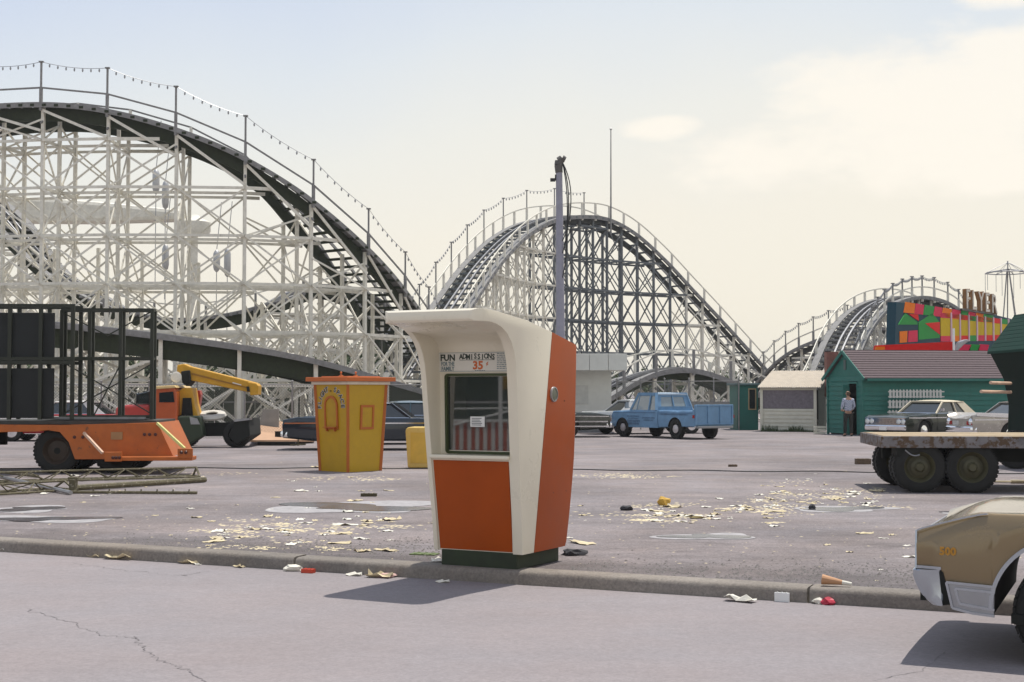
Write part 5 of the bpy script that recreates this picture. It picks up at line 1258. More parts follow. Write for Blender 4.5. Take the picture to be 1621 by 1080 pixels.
# bits in the dark opening
p=G(1300,688); t=thing('wooden_crate','small pale crate standing in the dark opening beside the cream shed','crate',(p.x,p.y+.3,0)); m_=MB()
for k in range(3): m_.b3(-.22,.22,-.16,-.14,.03+.11*k,.11+.11*k); m_.b3(-.22,.22,.14,.16,.03+.11*k,.11+.11*k); m_.b3(-.22,-.20,-.14,.14,.03+.11*k,.11+.11*k); m_.b3(.20,.22,-.14,.14,.03+.11*k,.11+.11*k)
m_.b3(-.2,.2,-.14,.14,.02,.04); m_.build('slats',creamb,t)

# ---- narrow teal hut
h0=G(1167,681); h1=V3(((1204-810.5)/F*h0.y,h0.y,0)); hu=thing('teal_hut','narrow teal green hut with one tall framed window next to the cream shed','hut',(h0.x,h0.y,0),0)
hz=P(0,610,h0.y).z; hw_=h1.x-h0.x-.12
m_=MB(); m_.b3(0,hw_,0,2.2,0,hz); m_.build('wall',teal,hu)
m_=MB(); m_.b3(-.12,hw_+.10,-.15,2.35,hz,hz+.09); m_.build('roof',mat('hut_roof',(.10,.17,.17),rough=.7),hu,bevel=.01)
m_=MB(); x0=hw_*.58; 
for a in((x0-.05,x0,hz*.45,hz*.93),(x0+.26,x0+.31,hz*.45,hz*.93),(x0,x0+.26,hz*.45,hz*.45+.05),(x0,x0+.26,hz*.93-.05,hz*.93)): m_.b3(a[0],a[1],-.04,.0,a[2],a[3])
wf=m_.build('window_frame',mat('ochre_frame',(.40,.30,.17),rough=.6),hu); m_=MB(); m_.b3(x0,x0+.26,-.015,-.003,hz*.45+.05,hz*.93-.05); m_.build('pane',dark_glass,wf)

# ---- white building with boxed fascia behind the cars
b_=P(968,690,61); wbx=thing('white_building','flat white windowless building with a projecting boxed fascia behind the dark olive car','building',(b_.x,61,0))
wbm=mat('white_panel_wall',(.60,.60,.55),rough=.6,var=.06)
z1_=P(0,587,61).z; z2_=P(0,560,60).z
m_=MB(); m_.b3(-6.2,0,0,4.0,.0,z1_+.4); m_.build('wall',wbm,wbx)
m_=MB()
for k in range(9):
    x=.60-.80*k; m_.b3(x-.785,x,-1.0,-.3,z1_,z2_)
m_.b3(-6.6,.60,-.3,3.0,z1_+.02,z2_-.02); m_.build('fascia',wbm,wbx,bevel=.01)
m_=MB(); m_.b3(-1.6,-1.0,-.03,.0,1.2,2.0); m_.build('hatch',mat('hatch_paint',(.50,.50,.46),rough=.6),wbx,bevel=.005)
m_=MB(); m_.bar((-1.95,-.05,1.9),(-3.1,-.9,z1_),.06) ; m_.bar((-4.6,-.04,1.0),(-2.9,-.9,z1_-.02),.06); m_.build('strut',wbm,wbx)
m_=MB()
for x in(.2,-.6,-1.4): m_.lathe([(0,0),(.05,.0),(.06,.05),(.03,.12),(.07,.16),(0,.2)],(x,-.65,z2_),n=10,cap=False)
m_.build('roof_lamps',grey_wood,wbx)
m_=MB(); m_.b3(-6.2,0,-.012,.0,.0,.30); m_.build('plinth',grey_wood,wbx)

# ---- colourful ride wall with lettering on top
A=P(1414,560,76); B_=P(1600,560,99); fd=(B_-A); FLn=math.hypot(fd.x,fd.y); fd=V3((fd.x,fd.y,0)).normalized(); fo=V3((fd.y,-fd.x,0))
zb0=P(1414,548,76).z; ztp=P(1420,477,76).z
fw_=thing('painted_ride_wall','ride wall painted with green, pink, orange and yellow panels behind the shed roof','ride facade',(A.x,A.y,0))
cols={k:mat('wall_'+k,c,rough=.7,var=.08,spec=.12) for k,c in dict(navy=(.018,.06,.085),green=(.025,.26,.05),red=(.62,.012,.010),pink=(.60,.025,.075),orange=(.72,.17,.004),yellow=(.52,.36,.004),stripe=(.60,.42,.50)).items()}
def S_(px):   # along-wall metres for a pixel column
    t_=(px-810.5)/F; return (t_*A.y-A.x)/(fd.x-t_*fd.y)
def Q(s,z,o=0.0): p=A+fd*s+fo*o; return V3((p.x,p.y,z))
def z_at(px,py):  s=S_(px); return P(px,py,(A+fd*s).y).z
H_=ztp-zb0
m_=MB(); sE=S_(1602); m_.prism([Q(0,zb0-2.6),Q(sE,zb0-2.6),Q(sE,z_at(1602,505)),Q(S_(1570),z_at(1570,497)),Q(S_(1500),z_at(1500,488)),Q(S_(1420),ztp)],-fo*.5); m_.build('wall',cols['navy'],fw_,world=True)
def pnl(nm,col,pts,o=.04): m=MB(); m.prism([Q(S_(x),z_at(x,y),0.0) for x,y in pts],fo*o); m.build(nm,cols[col],fw_,world=True)
def top_y(x): return 478+(x-1433)*.155
xs_=[1433,1450,1464,1480,1493,1508,1522,1534,1546,1558,1574]; cc=['orange','pink','green','pink','orange','pink','green','pink','orange','green']
for i,cn in enumerate(cc): pnl('colour_block',cn,[(xs_[i]+1,top_y(xs_[i])),(xs_[i+1]-1,top_y(xs_[i+1])),(xs_[i+1]-3,top_y(xs_[i+1])+16-i*.6),(xs_[i]-2,top_y(xs_[i])+17-i*.6)])
pnl('green_chevron','green',[(1422,514),(1433,496),(1452,510),(1452,514)]); pnl('red_wedge','red',[(1438,497),(1453,498),(1454,508),(1446,503)],.05)
pnl('green_chevron','green',[(1454,511),(1476,496),(1487,510),(1487,535),(1454,538)]); pnl('red_wedge','red',[(1464,512),(1487,510),(1487,530)],.06)
pnl('colour_block','orange',[(1424,525),(1436,524),(1435,542),(1424,543)]); pnl('colour_block','pink',[(1438,524),(1452,523),(1452,541),(1437,542)])
bars=[1488,1506,1520,1534,1547,1560,1573,1585,1597]
for i in range(8):
    x0,x1=bars[i]+1,bars[i+1]-2; y0=495+(x0-1488)*.10; y1=541-(x0-1488)*.02
    pnl('bar_top',['pink','orange','red','green','red','orange','red','green'][i],[(x0,y0),(x1,y0+1.5),(x1,y0+9),(x0,y0+8)])
    pnl('bar_middle','yellow' if i%3 else 'yellow',[(x0,y0+8.2),(x1,y0+9.2),(x1,y1-9),(x0,y1-9)])
    pnl('bar_foot',['pink','orange','red','green','pink','red','red','green'][i],[(x0,y1-9),(x1,y1-9),(x1,y1),(x0,y1)])
    pnl('divider','stripe',[(x1+.2,y0),(x1+1.8,y0),(x1+1.8,y1),(x1+.2,y1)],.09)
m_=MB(); p0=P(1384,556,74); m_.prism([P(1386,547,73),P(1508,541,73),P(1508,556,73),P(1384,556,73)],(0,.3,0)); m_.build('red_band',cols['red'],fw_,world=True)
m_=MB(); m_.prism([P(1386,549,73),P(1400,549,73),P(1400,556,73),P(1384,556,73)],(0,-.1,0)); m_.build('band_end',cols['orange'],fw_,world=True)
for i,(x0,x1,cn) in enumerate(((1520,1538,'pink'),(1538,1552,'green'),(1552,1566,'pink'))):
    m_=MB(); m_.prism([P(x0,545,78),P(x1,546,78),P(x1-3,556,78),P(x0-5,556,78)],(0,.2,0)); m_.build('lower_block',cols[cn],fw_,world=True)
c=P(1523,545,72); t=thing('silver_dome_lamp','small silver hooded lamp on a white post before the painted ride wall','lamp',(P(1510,560,72).x,72,0)); m_=MB(); m_.tube((0,0,0),(0,0,P(0,520,72).z),.06,8); m_.build('post',white_p,t)
m_=MB(); m_.prism([P(1512,556,72),P(1520,541,72),P(1530,537,72),P(1536,539,72),P(1526,546,72),P(1516,556,72)],(0,.6,0)); m_.build('hood',steel,t,world=True,bevel=.05)
# letters: upright bulb letters standing on the wall, facing left along the wall's slant
lt=mat('sign_letter_face',(.72,.68,.58),rough=.5); lb=mat('sign_letter_side',(.26,.11,.02),rough=.6,var=.2)
sg_=thing('ride_sign','row of tall brown edged letters reading FLYER standing on the painted wall','sign',(Q(S_(1518),0).x,Q(S_(1518),0).y,0))
for ch,x0,yt in (('F',1524,458),('L',1534,460),('Y',1545,462),('E',1555,464),('R',1566,466)):
    s=S_(x0); yb=yt+31-(x0-1524)*.02; z0_=z_at(x0,yb); z1_=z_at(x0,yt); hgt=(z1_-z0_)
    rt=V3((.93,.37,0)).normalized(); nr=V3((.37,-.93,0)).normalized()
    m_=MB(); text_mb(m_,ch,hgt/.70,Q(s,z0_,.25),rt,(0,0,1),.35,bold=.035,stretch=.42); l_=m_.build('letter',lb,sg_,world=True)
    m_=MB(); text_mb(m_,ch,hgt/.70,Q(s,z0_,.25)+nr*.21,rt,(0,0,1),.05,bold=-.005,stretch=.42); m_.build('letter_face',lt,sg_,world=True)
m_=MB(); m_.bar(Q(S_(1516),z_at(1516,490),.25),Q(S_(1572),z_at(1572,498),.25),.12); m_.build('base_rail',black_m,sg_,world=True)

# ---- swing ride: bare umbrella frame at the right edge
Ys=105; c=P(1597,560,Ys); t=thing('swing_ride','bare umbrella frame of a swing ride with thin wires at the right edge','amusement ride',(c.x,Ys,0))
zr_=P(0,432,Ys).z; za_=P(0,426,Ys).z; R_=abs(P(1597,0,Ys).x-P(1562,0,Ys).x)
m_=MB()
for dx,dy in((-.9,-.6),(.7,-.6),(.2,.9),(1.1,.2)): m_.tube((dx,dy,zr_*.35),(dx*.08,dy*.08,za_),.045,6)
m_.tube((0,0,0),(0,0,zr_*.36),.3,10); m_.build('mast',grey_wood,t)
m_=MB(); pr=None
for k in range(9):
    a=2*math.pi*k/8+.2; q=V3((R_*math.cos(a),R_*math.sin(a)*1.0,zr_))
    m_.tube((0,0,za_),q,.03,5); m_.tube((0,0,za_+.5),q,.018,4); m_.tube(q,q-V3((0,0,1.8 if k%2 else 1.3)),.02,4)
    if pr is not None: m_.tube(pr,q,.04,5)
    pr=q
m_.tube((0,0,za_),(0,0,za_+.6),.05,6); m_.build('umbrella_frame',steel,t)

# ---- wire fence along the coaster
wire=bpy.data.materials.new('chain_link'); wire.use_nodes=True; nt=wire.node_tree; b=nt.nodes['Principled BSDF']; b.inputs['Base Color'].default_value=(.16,.17,.15,1); b.inputs['Roughness'].default_value=.6
tcx=nt.nodes.new('ShaderNodeTexCoord'); prev=None
mp=nt.nodes.new('ShaderNodeMapping'); mp.inputs['Rotation'].default_value=(0,R(45),0); mp.inputs['Scale'].default_value=(14,0,14); nt.links.new(tcx.outputs['Object'],mp.inputs[0])
sx_=nt.nodes.new('ShaderNodeSeparateXYZ'); nt.links.new(mp.outputs[0],sx_.inputs[0]); outs=[]
for k in(0,2):
    f_=nt.nodes.new('ShaderNodeMath'); f_.operation='FRACT'; nt.links.new(sx_.outputs[k],f_.inputs[0])
    l_=nt.nodes.new('ShaderNodeMath'); l_.operation='LESS_THAN'; l_.inputs[1].default_value=.12; nt.links.new(f_.outputs[0],l_.inputs[0]); outs.append(l_.outputs[0])
mx_=nt.nodes.new('ShaderNodeMath'); mx_.operation='MAXIMUM'; nt.links.new(outs[0],mx_.inputs[0]); nt.links.new(outs[1],mx_.inputs[1]); nt.links.new(mx_.outputs[0],b.inputs['Alpha'])
def chain_fence(label,p,q,h,n):
    p=V3(p);q=V3(q); d=q-p; t=thing('chain_link_fence',label,'fence',tuple(p),math.atan2(d.y,d.x)); L_=math.hypot(d.x,d.y)
    m=MB(); m.add([(0,0,.05),(L_,0,.05),(L_,0,h),(0,0,h)],[(0,1,2,3)]); m.build('wire_mesh',wire,t)
    m=MB(); m.tube((0,0,h),(L_,0,h),.025,6); m.build('top_rail',grey_wood,t)
    for i in range(n+1):
        x=L_*i/n; m=MB(); m.tube((x,-.02,0),(x,-.02,h+.12),.035,6); m.lathe([(.045,0),(.05,.03),(0,.07)],(x,-.02,h+.1),n=8,cap=False); m.build('post',grey_wood,t)
Yf=50; 
chain_fence('tall wire mesh fence in front of the left coaster, behind the crane truck',(P(-60,0,Yf).x,Yf,0),(P(760,0,Yf).x,Yf+1,0),P(0,609,Yf).z,11)
Yf=66
chain_fence('wire mesh fence before the low coaster hump, behind the blue truck',(P(975,0,Yf).x,Yf,0),(P(1166,0,Yf-2).x,Yf-2,0),P(0,604,Yf).z,5)
m_=MB(); 
t=thing('guard_rail','low grey board fence behind the blue truck','fence',(P(1085,0,70).x,70,0)); m_.b3(0,2.5,0,.06,.9,1.25); m_.b3(0,2.5,0,.06,.2,.6); m_.build('boards',grey_wood,t); m_=MB()
for k in range(3): m_.b3(.1+1.05*k,.22+1.05*k,.06,.16,0,1.35)
m_.build('posts',grey_wood,t)
# utility boards seen behind the fence on the left
for k,(x0,x1,y0,y1,lb) in enumerate(((405,445,648,690,'small grey shed roof panel behind the fence left of the kiosk'),(60,86,610,690,'pale board behind the black framework'))):
    c=P(x0,y1,54); w_=P(x1,0,54).x-c.x; t=thing('grey_hoarding',lb,'board',(c.x,54,0)); m_=MB(); m_.prism([(0,0,0),(w_,0,0),(w_,0,P(0,y0,54).z),(w_*.3,0,P(0,y0,54).z)],(0,.15,0)); m_.build('sheet',mat('hoarding',(.26,.26,.25),rough=.8,var=.2),t); m_=MB(); m_.b3(0,.08,.15,.25,0,P(0,y0,54).z*.8); m_.build('post',grey_wood,t)

# uneven dark board fence under the left coaster
p=V3((P(150,0,74).x,74,0)); t=thing('board_fence','dark uneven board fence standing under the left coaster','fence',tuple(p)); rn=random.Random(3); m_=MB(); x=0; L_=P(700,0,74).x-p.x
while x<L_:
    w_=rn.uniform(.25,.6); m_.b3(x,x+w_-.03,rn.uniform(-.03,.03),.06,0,rn.uniform(1.3,2.1)); x+=w_
m_.build('boards',mat('dark_fence_boards',(.035,.045,.025),rough=.9,var=.5,scale=2),t)
m_=MB(); m_.bar((0,-.06,.5),(L_,-.06,.5),.08); m_.bar((0,-.06,1.2),(L_,-.06,1.2),.08); m_.build('rail',grey_wood,t)
# ================================================================== trees far behind
leafm=bpy.data.materials.new('foliage'); leafm.use_nodes=True; nt=leafm.node_tree; b=nt.nodes['Principled BSDF']; b.inputs['Roughness'].default_value=.7
oi=nt.nodes.new('ShaderNodeTexNoise'); oi.inputs['Scale'].default_value=.9; tcx=nt.nodes.new('ShaderNodeTexCoord'); nt.links.new(tcx.outputs['Object'],oi.inputs['Vector'])
cr=nt.nodes.new('ShaderNodeValToRGB'); cr.color_ramp.elements[0].position=.35; cr.color_ramp.elements[0].color=(.030,.055,.018,1); cr.color_ramp.elements[1].position=.68; cr.color_ramp.elements[1].color=(.085,.12,.035,1)
nt.links.new(oi.outputs['Fac'],cr.inputs[0]); nt.links.new(cr.outputs[0],b.inputs['Base Color'])
bark=mat('bark',(.09,.07,.05),rough=.9,var=.3)
def tree(label,x,y,h,r,seed):
    rnd=random.Random(seed); t=thing('tree',label,'tree',(x,y,0),0,'trees behind the coaster'); m_=MB(); m_.tube((0,0,0),(.1,0,h*.45),.28,8,.16); tips=[]
    for k in range(9):
        a=rnd.uniform(0,6.28); z0=h*rnd.uniform(.25,.45); q=V3((math.cos(a)*r*rnd.uniform(.35,.75),math.sin(a)*r*rnd.uniform(.35,.75),h*rnd.uniform(.5,.9))); m_.tube((0,0,z0),q,.11,6,.04); tips.append(q)
    m_.build('trunk',bark,t); m_=MB(); cl=[(q,r*rnd.uniform(.28,.48)) for q in tips]+[(V3((rnd.gauss(0,r*.4),rnd.gauss(0,r*.4),h*rnd.uniform(.35,.95))),r*rnd.uniform(.22,.4)) for _ in range(10)]
    for c,cr_ in cl:
        for _ in range(150):
            d=V3((rnd.gauss(0,1),rnd.gauss(0,1),rnd.gauss(0,.8))); d=d.normalized()*cr_*rnd.uniform(.5,1.08); p=c+d
            if p.z<.4: continue
            u=V3((rnd.gauss(0,1),rnd.gauss(0,1),rnd.gauss(0,1))).normalized(); v=u.cross(V3((rnd.gauss(0,1),rnd.gauss(0,1),rnd.gauss(0,1)))).normalized(); s=rnd.uniform(.10,.24)
            m_.add([p-u*s,p+v*s*.6,p+u*s,p-v*s*.6],[(0,1,2,3)])
    m_.build('crown',leafm,t,fix=False)
tl=[('bushy dark tree behind the black framework, far left',60,120,560,1),('wide tree behind the low ramp, left of the crane boom',215,125,572,2),('dark tree behind the coaster lattice above the crane boom',330,128,575,3),('tree with a ragged crown behind the plywood sheet',420,118,580,4),('dense tree behind the coaster above the yellow kiosk',520,122,560,5),('tree just left of the ticket booth, behind the white lattice',610,126,545,6),('tree seen over the white building',935,140,585,7),('tree behind the low coaster hump, nearer the white building',1050,142,588,8),('tree behind the low coaster hump, nearer the teal hut',1130,145,590,9),('tree behind the small coaster rise and the cream shed',1270,150,592,10)]
for lb,px,Y,pt,sd in tl:
    h_=P(0,pt,Y).z; tree(lb,P(px,0,Y).x,Y,h_,3.6,sd)
# ================================================================== person by the shed door
skin=mat('skin',(.42,.24,.16),rough=.6); shirt=bpy.data.materials.new('checked_shirt'); shirt.use_nodes=True; nt=shirt.node_tree; b=nt.nodes['Principled BSDF']; b.inputs['Roughness'].default_value=.85
tcx=nt.nodes.new('ShaderNodeTexCoord'); ck=nt.nodes.new('ShaderNodeTexChecker'); ck.inputs['Scale'].default_value=22; ck.inputs[1].default_value=(.55,.58,.66,1); ck.inputs[2].default_value=(.17,.21,.32,1); nt.links.new(tcx.outputs['Object'],ck.inputs['Vector']); nt.links.new(ck.outputs[0],b.inputs['Base Color'])
trous=mat('dark_trousers',(.018,.020,.016),rough=.85,var=.2); shoe=mat('dark_shoe',(.015,.012,.01),rough=.5); hairm=mat('brown_hair',(.10,.055,.03),rough=.7)
pp=G(1343,691); per=thing('person','person in checked shirt and dark trousers standing before the open green shed door','person',(pp.x-.02,pp.y-.1,0),R(8))
def skinmesh(name,verts,edges,material,parent,sub=2,root=0):
    me=bpy.data.meshes.new(name); me.from_pydata([v[0] for v in verts],edges,[]); o=bpy.data.objects.new(name,me); COL.objects.link(o)
    md=o.modifiers.new('s','SKIN'); md.use_smooth_shade=True
    for i,v in enumerate(verts):
        r=v[1] if isinstance(v[1],tuple) else (v[1],v[1]); me.skin_vertices[0].data[i].radius=r; me.skin_vertices[0].data[i].use_root=(i==root)
    sm=o.modifiers.new('u','SUBSURF'); sm.levels=sub; sm.render_levels=sub; bake(o); o.data.materials.clear(); o.data.materials.append(material)
    for p in o.data.polygons: p.use_smooth=True
    o.parent=parent; return o
# body (skin): faces +y (away from the camera)
V=[((0,0,.95),(.10,.065)),((0,.01,1.12),(.11,.075)),((0,.0,1.30),(.14,.09)),((0,-.01,1.43),(.13,.085)),((0,0,1.50),.055),((0,.015,1.56),.052),((0,.02,1.63),(.072,.088)),((0,.02,1.70),(.070,.085)),((0,.01,1.745),(.045,.055)),
 ((.17,-.01,1.41),.062),((.235,.0,1.16),.047),((.20,.17,1.00),.038),((.12,.26,.99),.028),((-.17,-.01,1.41),.062),((-.235,.0,1.16),.047),((-.20,.17,1.00),.038),((-.12,.26,.99),.028),
 ((.09,0,.86),.05),((.11,.02,.50),.055),((.125,-.02,.10),.042),((.13,.10,.05),.036),((-.09,0,.86),.05),((-.115,.02,.50),.055),((-.14,-.02,.10),.042),((-.15,.10,.05),.036)]
E=[(0,1),(1,2),(2,3),(3,4),(4,5),(5,6),(6,7),(7,8),(3,9),(9,10),(10,11),(11,12),(3,13),(13,14),(14,15),(15,16),(0,17),(17,18),(18,19),(19,20),(0,21),(21,22),(22,23),(23,24)]
for s,w in((1,12),(-1,16)):
    wx=V[w][0]
    base=len(V); V.append(((wx[0]-s*.035,wx[1]+.035,wx[2]-.01),(.030,.018))); E.append((w,base))
    for k,(dx,dz,l) in enumerate(((0,.028,.055),(0,.010,.065),(0,-.010,.06),(0,-.028,.045))):
        a_=len(V); V.append(((wx[0]-s*.055,wx[1]+.05,wx[2]+dz),.009)); V.append(((wx[0]-s*(.055+l*.6),wx[1]+.055,wx[2]+dz-.005),.0085)); V.append(((wx[0]-s*(.055+l),wx[1]+.04,wx[2]+dz-.012),.007)); E+=[(base,a_),(a_,a_+1),(a_+1,a_+2)]
    a_=len(V); V.append(((wx[0]-s*.02,wx[1]+.055,wx[2]+.03),.010)); V.append(((wx[0]-s*.045,wx[1]+.07,wx[2]+.045),.008)); E+=[(base,a_),(a_,a_+1)]
bod=skinmesh('body',V,E,skin,per)
m_=MB()
for s in(-1,1): m_.lathe([(0,-.012),(.018,-.010),(.030,0),(.018,.012),(0,.008)],(s*.078,.015,1.635),axis='X',n=12,cap=False)
m_.lathe([(.0,.0),(.012,.0),(.016,.02),(.008,.045),(0,.05)],(0,.105,1.605),n=8,cap=False); m_.b3(-.025,.025,.098,.106,1.578,1.586)
for s in(-1,1): m_.lathe([(0,0),(.009,0),(.009,.01),(0,.012)],(s*.028,.098,1.645),axis='Y',n=8,cap=False)
m_.build('face_features',skin,per,smooth=True)
skinmesh('shirt',[((0,0,.95),(.180,.130)),((0,.01,1.10),(.158,.112)),((0,.0,1.30),(.182,.120)),((0,-.01,1.42),(.142,.098)),((0,0,1.49),.066),((.175,-.01,1.41),.074),((.238,.0,1.16),.062),((.212,.12,1.04),.050),((-.175,-.01,1.41),.074),((-.238,.0,1.16),.062),((-.212,.12,1.04),.050)],[(0,1),(1,2),(2,3),(3,4),(3,5),(5,6),(6,7),(3,8),(8,9),(9,10)],shirt,per)
skinmesh('trousers',[((0,0,.99),(.170,.124)),((.092,0,.85),.105),((.112,.02,.50),.074),((.127,-.01,.09),.066),((-.092,0,.85),.105),((-.118,.02,.50),.074),((-.142,-.01,.09),.066)],[(0,1),(1,2),(2,3),(0,4),(4,5),(5,6)],trous,per)
for s in(-1,1): skinmesh('shoe',[((s*.128,-.05,.045),(.045,.040)),((s*.135,.06,.045),(.045,.036)),((s*.145,.17,.032),(.040,.026))],[(0,1),(1,2)],shoe,per,sub=1)
skinmesh('hair',[((0,-.045,1.565),(.060,.04)),((0,-.048,1.61),(.078,.058)),((0,-.022,1.67),(.084,.085)),((0,-.008,1.735),(.070,.074))],[(0,1),(1,2),(2,3)],hairm,per)
# ================================================================== litter
paper=mat('litter_paper',(.74,.71,.62),rough=.8,var=.12); paper2=mat('litter_yellowed',(.60,.51,.33),rough=.8,var=.3)
random.seed(11)
def scrap_mesh(seed,s):
    rnd=random.Random(seed); n=4; rows=[]
    for i in range(n+1):
        rows.append([V3(((i/n-.5)*s+rnd.gauss(0,s*.03),(j/n-.5)*s*rnd.uniform(.6,.75),max(.004,abs(rnd.gauss(0,s*.09))+.004))) for j in range(n+1)])
    m=MB(); m.grid(rows); o=m.build('paper_scrap',[paper,paper2][seed%2],None,fix=False); s_=o.modifiers.new('s','SOLIDIFY'); s_.thickness=.002; bake(o); return o
protos=[scrap_mesh(k,.16+.035*(k%4)) for k in range(8)]
for p in protos: tag(p,'torn scrap of pale paper lying on the asphalt lot','paper scrap','paper scraps scattered over the lot')
zones=[((930,690),(780,880),40),((1020,1240),(796,832),75),((1200,1390),(762,806),80),((560,640),(800,880),14),((330,640),(815,875),55),((20,330),(745,800),18),((1240,1560),(820,900),14),((420,640),(748,800),14),((200,560),(810,850),16)]
used=set(); cnt=0
for (xa,xb),(ya,yb),n in zones:
    for _ in range(int(n*.8)):
        x=random.uniform(xa,xb); y=min(905,max(735,random.gauss((ya+yb)/2,(yb-ya)/3.2)))
        g_=G(x,y)
        # stay on the lot and off the booth
        if (g_-K0).dot(kn)<.35: continue
        if abs((Matrix.Rotation(R(28.5),3,'Z')@(g_-V3((.057,13.5,0)))).x+.44)<.6 and 0<(Matrix.Rotation(R(28.5),3,'Z')@(g_-V3((.057,13.5,0)))).y<1.1: continue
        k=random.randrange(8)
        if k not in used: o=protos[k]; used.add(k)
        else: o=protos[k].copy(); COL.objects.link(o)
        o.location=(g_.x,g_.y,0); o.rotation_euler=(0,0,random.uniform(0,6.28)); s=random.choice([.3,.4,.5,.65,.9]); o.scale=(s*random.uniform(.8,1.6),s,s*.7); cnt+=1
for k,p in enumerate(protos):
    if k not in used: bpy.data.objects.remove(p)
# bulk crumbs of litter and gravel: one mesh, nobody could count it
def crumbs(name,label,cat,zones,n,m,smin,smax,z,flat=.3,seed=1,clump=False):
    rnd=random.Random(seed); mb_=MB(); cen=[]
    for (xa,xb),(ya,yb) in zones:
        for _ in range(10): cen.append((rnd.uniform(xa,xb),rnd.uniform(ya,yb),rnd.uniform(.3,1.0)))
    for _ in range(n):
        if clump:
            cx,cy,cw=rnd.choice(cen); x=rnd.gauss(cx,26*cw); y=rnd.gauss(cy,2.2*cw)
        else:
            (xa,xb),(ya,yb)=rnd.choice(zones); x=rnd.uniform(xa,xb); y=rnd.gauss((ya+yb)/2,(yb-ya)/3.5)

        if y<700: continue
        g_=G(x,y,z)
        if z==0 and (g_-K0).dot(kn)<.30: continue
        s=rnd.uniform(smin,smax); a=rnd.uniform(0,3.14); c_,s_=math.cos(a)*s,math.sin(a)*s; h=s*flat
        mb_.add([(g_.x-c_,g_.y-s_,z),(g_.x+s_*.6,g_.y-c_*.6,z),(g_.x+c_,g_.y+s_,z),(g_.x-s_*.6,g_.y+c_*.6,z),(g_.x,g_.y,z+h)],[(0,1,4),(1,2,4),(2,3,4),(3,0,4)])
    return tag(mb_.build(name,m,fix=False),label,cat,kind='stuff')
crumbs('fine_litter','fine pale crumbs of torn litter scattered in drifts over the lot','litter',[((1200,1400),(762,800)),((1180,1420),(770,806)),((1000,1260),(796,828)),((930,1120),(806,836)),((380,640),(820,872)),((300,640),(826,876)),((100,640),(745,760)),((930,1100),(748,756))],2300,paper2,.012,.050,0,flat=.12,seed=3,clump=True)
crumbs('scattered_litter','thin scatter of pale litter specks over the whole lot','litter',[((0,1621),(735,900))],650,paper2,.008,.028,0,flat=.15,seed=5)
crumbs('gravel','grey gravel and grit gathered along the back of the kerb','gravel',[((0,700),(850,885)),((900,1500),(890,930))],2600,mat('grit',(.20,.185,.175),rough=.95,var=.3),.008,.022,0,flat=.7,seed=6)
# paper along the gutter
gut=[(12,872,.22),(190,884,.35),(245,887,.1),(300,891,.18),(312,893,.12),(378,897,.14),(560,910,.15),(600,913,.2),(1172,951,.35),(150,881,.2),(700,921,.12)]
for k,(px,py,s) in enumerate(gut):
    g_=G(px,py+1.5,STREET); src=[o for o in protos if o.name in bpy.data.objects][k%4]; o=src.copy(); COL.objects.link(o); o.location=(g_.x,g_.y,STREET); o.rotation_euler=(0,0,-.45+random.uniform(-.3,.3)); o.scale=(s*5,s*3,s*5)
    o.name='gutter_paper'; o['label']='flattened pale paper lying in the gutter below the kerb'; o['group']='papers in the gutter'; o['category']='paper'
def lump(name,label,cat,px,py,sx,sy,sz,m,z=0,seed=1,n=2):
    g_=G(px,py,z); bm=bmesh.new(); bmesh.ops.create_icosphere(bm,subdivisions=n,radius=1); rnd=random.Random(seed)
    for v in bm.verts: k=1+rnd.uniform(-.28,.28); v.co=V3((v.co.x*sx*k,v.co.y*sy*k,max(0,v.co.z*sz*k*.8+sz*.5)))
    me=bpy.data.meshes.new(name); bm.to_mesh(me); bm.free(); me.materials.append(m); o=bpy.data.objects.new(name,me); COL.objects.link(o); o.location=(g_.x,g_.y,z); return tag(o,label,cat)
amber=mat('amber_crumple',(.55,.33,.05),rough=.7,var=.2)
darkl=mat('dark_rubbish',(.035,.035,.04),rough=.8,var=.4,scale=20)
lump('paper_bag','crumpled amber paper bag standing in the strewn litter right of the booth','bag',1051,800,.09,.07,.10,amber,seed=3)
lump('rubbish_lump','dark crumpled rubbish left of the amber paper bag','rubbish',991,808,.09,.06,.055,darkl,seed=4)
lump('rubbish_heap','dark rag heap on the ground just behind the kerb right of the booth','rubbish',909,879,.13,.08,.05,darkl,seed=5)
lump('rubbish_lump','small dark lump beside the long puddle on the right','rubbish',1285,806,.05,.05,.05,darkl,seed=6)
lump('crushed_packet','brown crushed packet in front of the litter drift','packet',1103,821,.10,.05,.03,mat('brown_packet',(.22,.17,.07),rough=.8),seed=7)
lump('paper_ball','white crumpled tissue in the gutter left of the booth','tissue',464,904,.10,.06,.05,paper,STREET,8)
lump('paper_ball','pink stained crumple in the gutter close to the booth shadow','tissue',612,914,.10,.05,.035,mat('pinkish',(.55,.36,.33),rough=.8),STREET,9)
lump('drinks_cup','crushed red cup lying in the gutter right of the booth','cup',1311,957,.07,.05,.045,mat('red_cup',(.45,.02,.05),rough=.5),STREET,10)
lump('paper_ball','white crumple touching the crushed red cup','tissue',1298,956,.06,.04,.04,paper,STREET,12)
def crate(name,label,cat,px,py,sx,sy,sz,m,rz=0.0,z=0,bev=.006):
    g_=G(px,py,z); mb_=MB(); mb_.box((0,0,sz/2),(sx,sy,sz)); 
    for k in range(3): mb_.box((sx*(-.3+.3*k),0,sz+.002),(sx*.08,sy*.9,.006))
    o=mb_.build(name,m,bevel=bev); o.location=g_; o.rotation_euler=(0,0,rz); return tag(o,label,cat)
brickm=mat('brown_block',(.12,.085,.055),rough=.9,var=.3,scale=12,bump=.4)
crate('broken_block','rough brown block lying on the lot before the flatbed','block',1366,735,.34,.2,.13,brickm,.05)
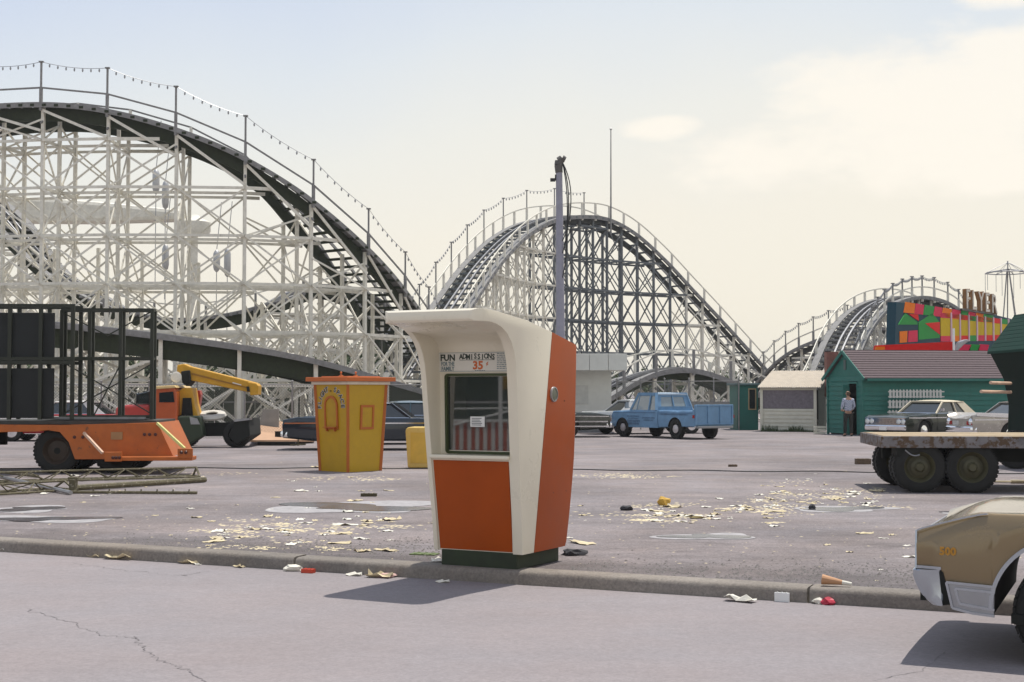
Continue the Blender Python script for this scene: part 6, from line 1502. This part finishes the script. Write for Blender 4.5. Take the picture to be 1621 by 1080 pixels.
crate('timber_offcut','short dark timber offcut lying between the truck and the litter','timber',1160,739,.2,.08,.05,brickm,-.05)
crate('timber_offcut','dark timber offcut lying below the yellow kiosk','timber',584,786,.26,.10,.05,mat('dark_offcut',(.07,.06,.03),rough=.9),.02)
crate('cardboard_piece','flat green card lying behind the kerb left of the booth','card',672,878,.28,.16,.012,mat('green_card',(.12,.16,.06),rough=.8),-.3,bev=.002)
crate('small_card','small white card standing against the kerb','card',1238,953,.13,.02,.08,white_p,-.45,STREET,.002)
crate('drinks_can','red flattened can in the gutter beside the white tissue','can',488,907,.13,.07,.04,mat('red_can',(.50,.05,.02),rough=.4),-.4,STREET,.015)
crate('small_card','small white packet leaning on the kerb near the booth shadow','packet',505,902,.08,.03,.07,white_p,-.5,STREET,.002)
# paper cone on the kerb top
g_=G(1322,931); t=thing('paper_cup','tan paper cup with a white rim lying on the kerb','cup',(g_.x,g_.y,.02),R(-20)); m_=MB(); m_.tube((-.11,0,.05),(.06,0,.03),.045,14,.02); m_.build('cone',mat('tan_cup',(.50,.27,.14),rough=.7),t); m_=MB(); m_.tube((.06,0,.03),(.14,0,.02),.02,10,.015); m_.build('rim',paper,t)
# cable snaking over the lot
t=MB(); rn=random.Random(4); prv=None
for k in range(61):
    px=-40+1700*k/60; py=742+.010*(px-600)*(1 if px>600 else .0)*.8+ .8*math.sin(k*.9); g_=G(px,py); v=V3((g_.x,g_.y,.012))
    if prv is not None: t.tube(prv,v,.011,5)
    prv=v
tag(t.build('cable',black_m),'long thin black cable stretched across the lot','cable')
# weeds along the sheds
rn=random.Random(9); m_=MB()
for _ in range(420):
    s=rn.random(); p=c0.lerp(c1_,s)+co_*rn.uniform(.05,.35); h=rn.uniform(.05,.28)*(1.2 if s<.3 or .5<s<.8 else .5); a=rn.uniform(0,6.28); d=V3((math.cos(a),math.sin(a),0))*.02; tip=V3((p.x+rn.gauss(0,.06),p.y+rn.gauss(0,.06),h)); p.z=0
    m_.add([p-d,p+d,tip],[(0,1,2)])
tag(m_.build('weeds',leafm,fix=False),'low green weeds growing along the foot of the cream shed','weeds',kind='stuff')
# ================================================================== summer haze
hm=bpy.data.materials.new('haze_air'); hm.use_nodes=True; nt=hm.node_tree; nt.nodes.clear()
o_=nt.nodes.new('ShaderNodeOutputMaterial'); pv=nt.nodes.new('ShaderNodeVolumePrincipled'); pv.inputs['Color'].default_value=(.93,.95,1,1); pv.inputs['Density'].default_value=.00033; pv.inputs['Anisotropy'].default_value=.3
nt.links.new(pv.outputs[0],o_.inputs['Volume'])
m_=MB(); m_.box((0,500,11.5),(3200,2700,26)); hz_=m_.build('haze',hm); hz_.location=(0,0,0); tag(hz_,kind='stuff')
sc.cycles.volume_bounces=0; sc.cycles.volume_max_steps=64
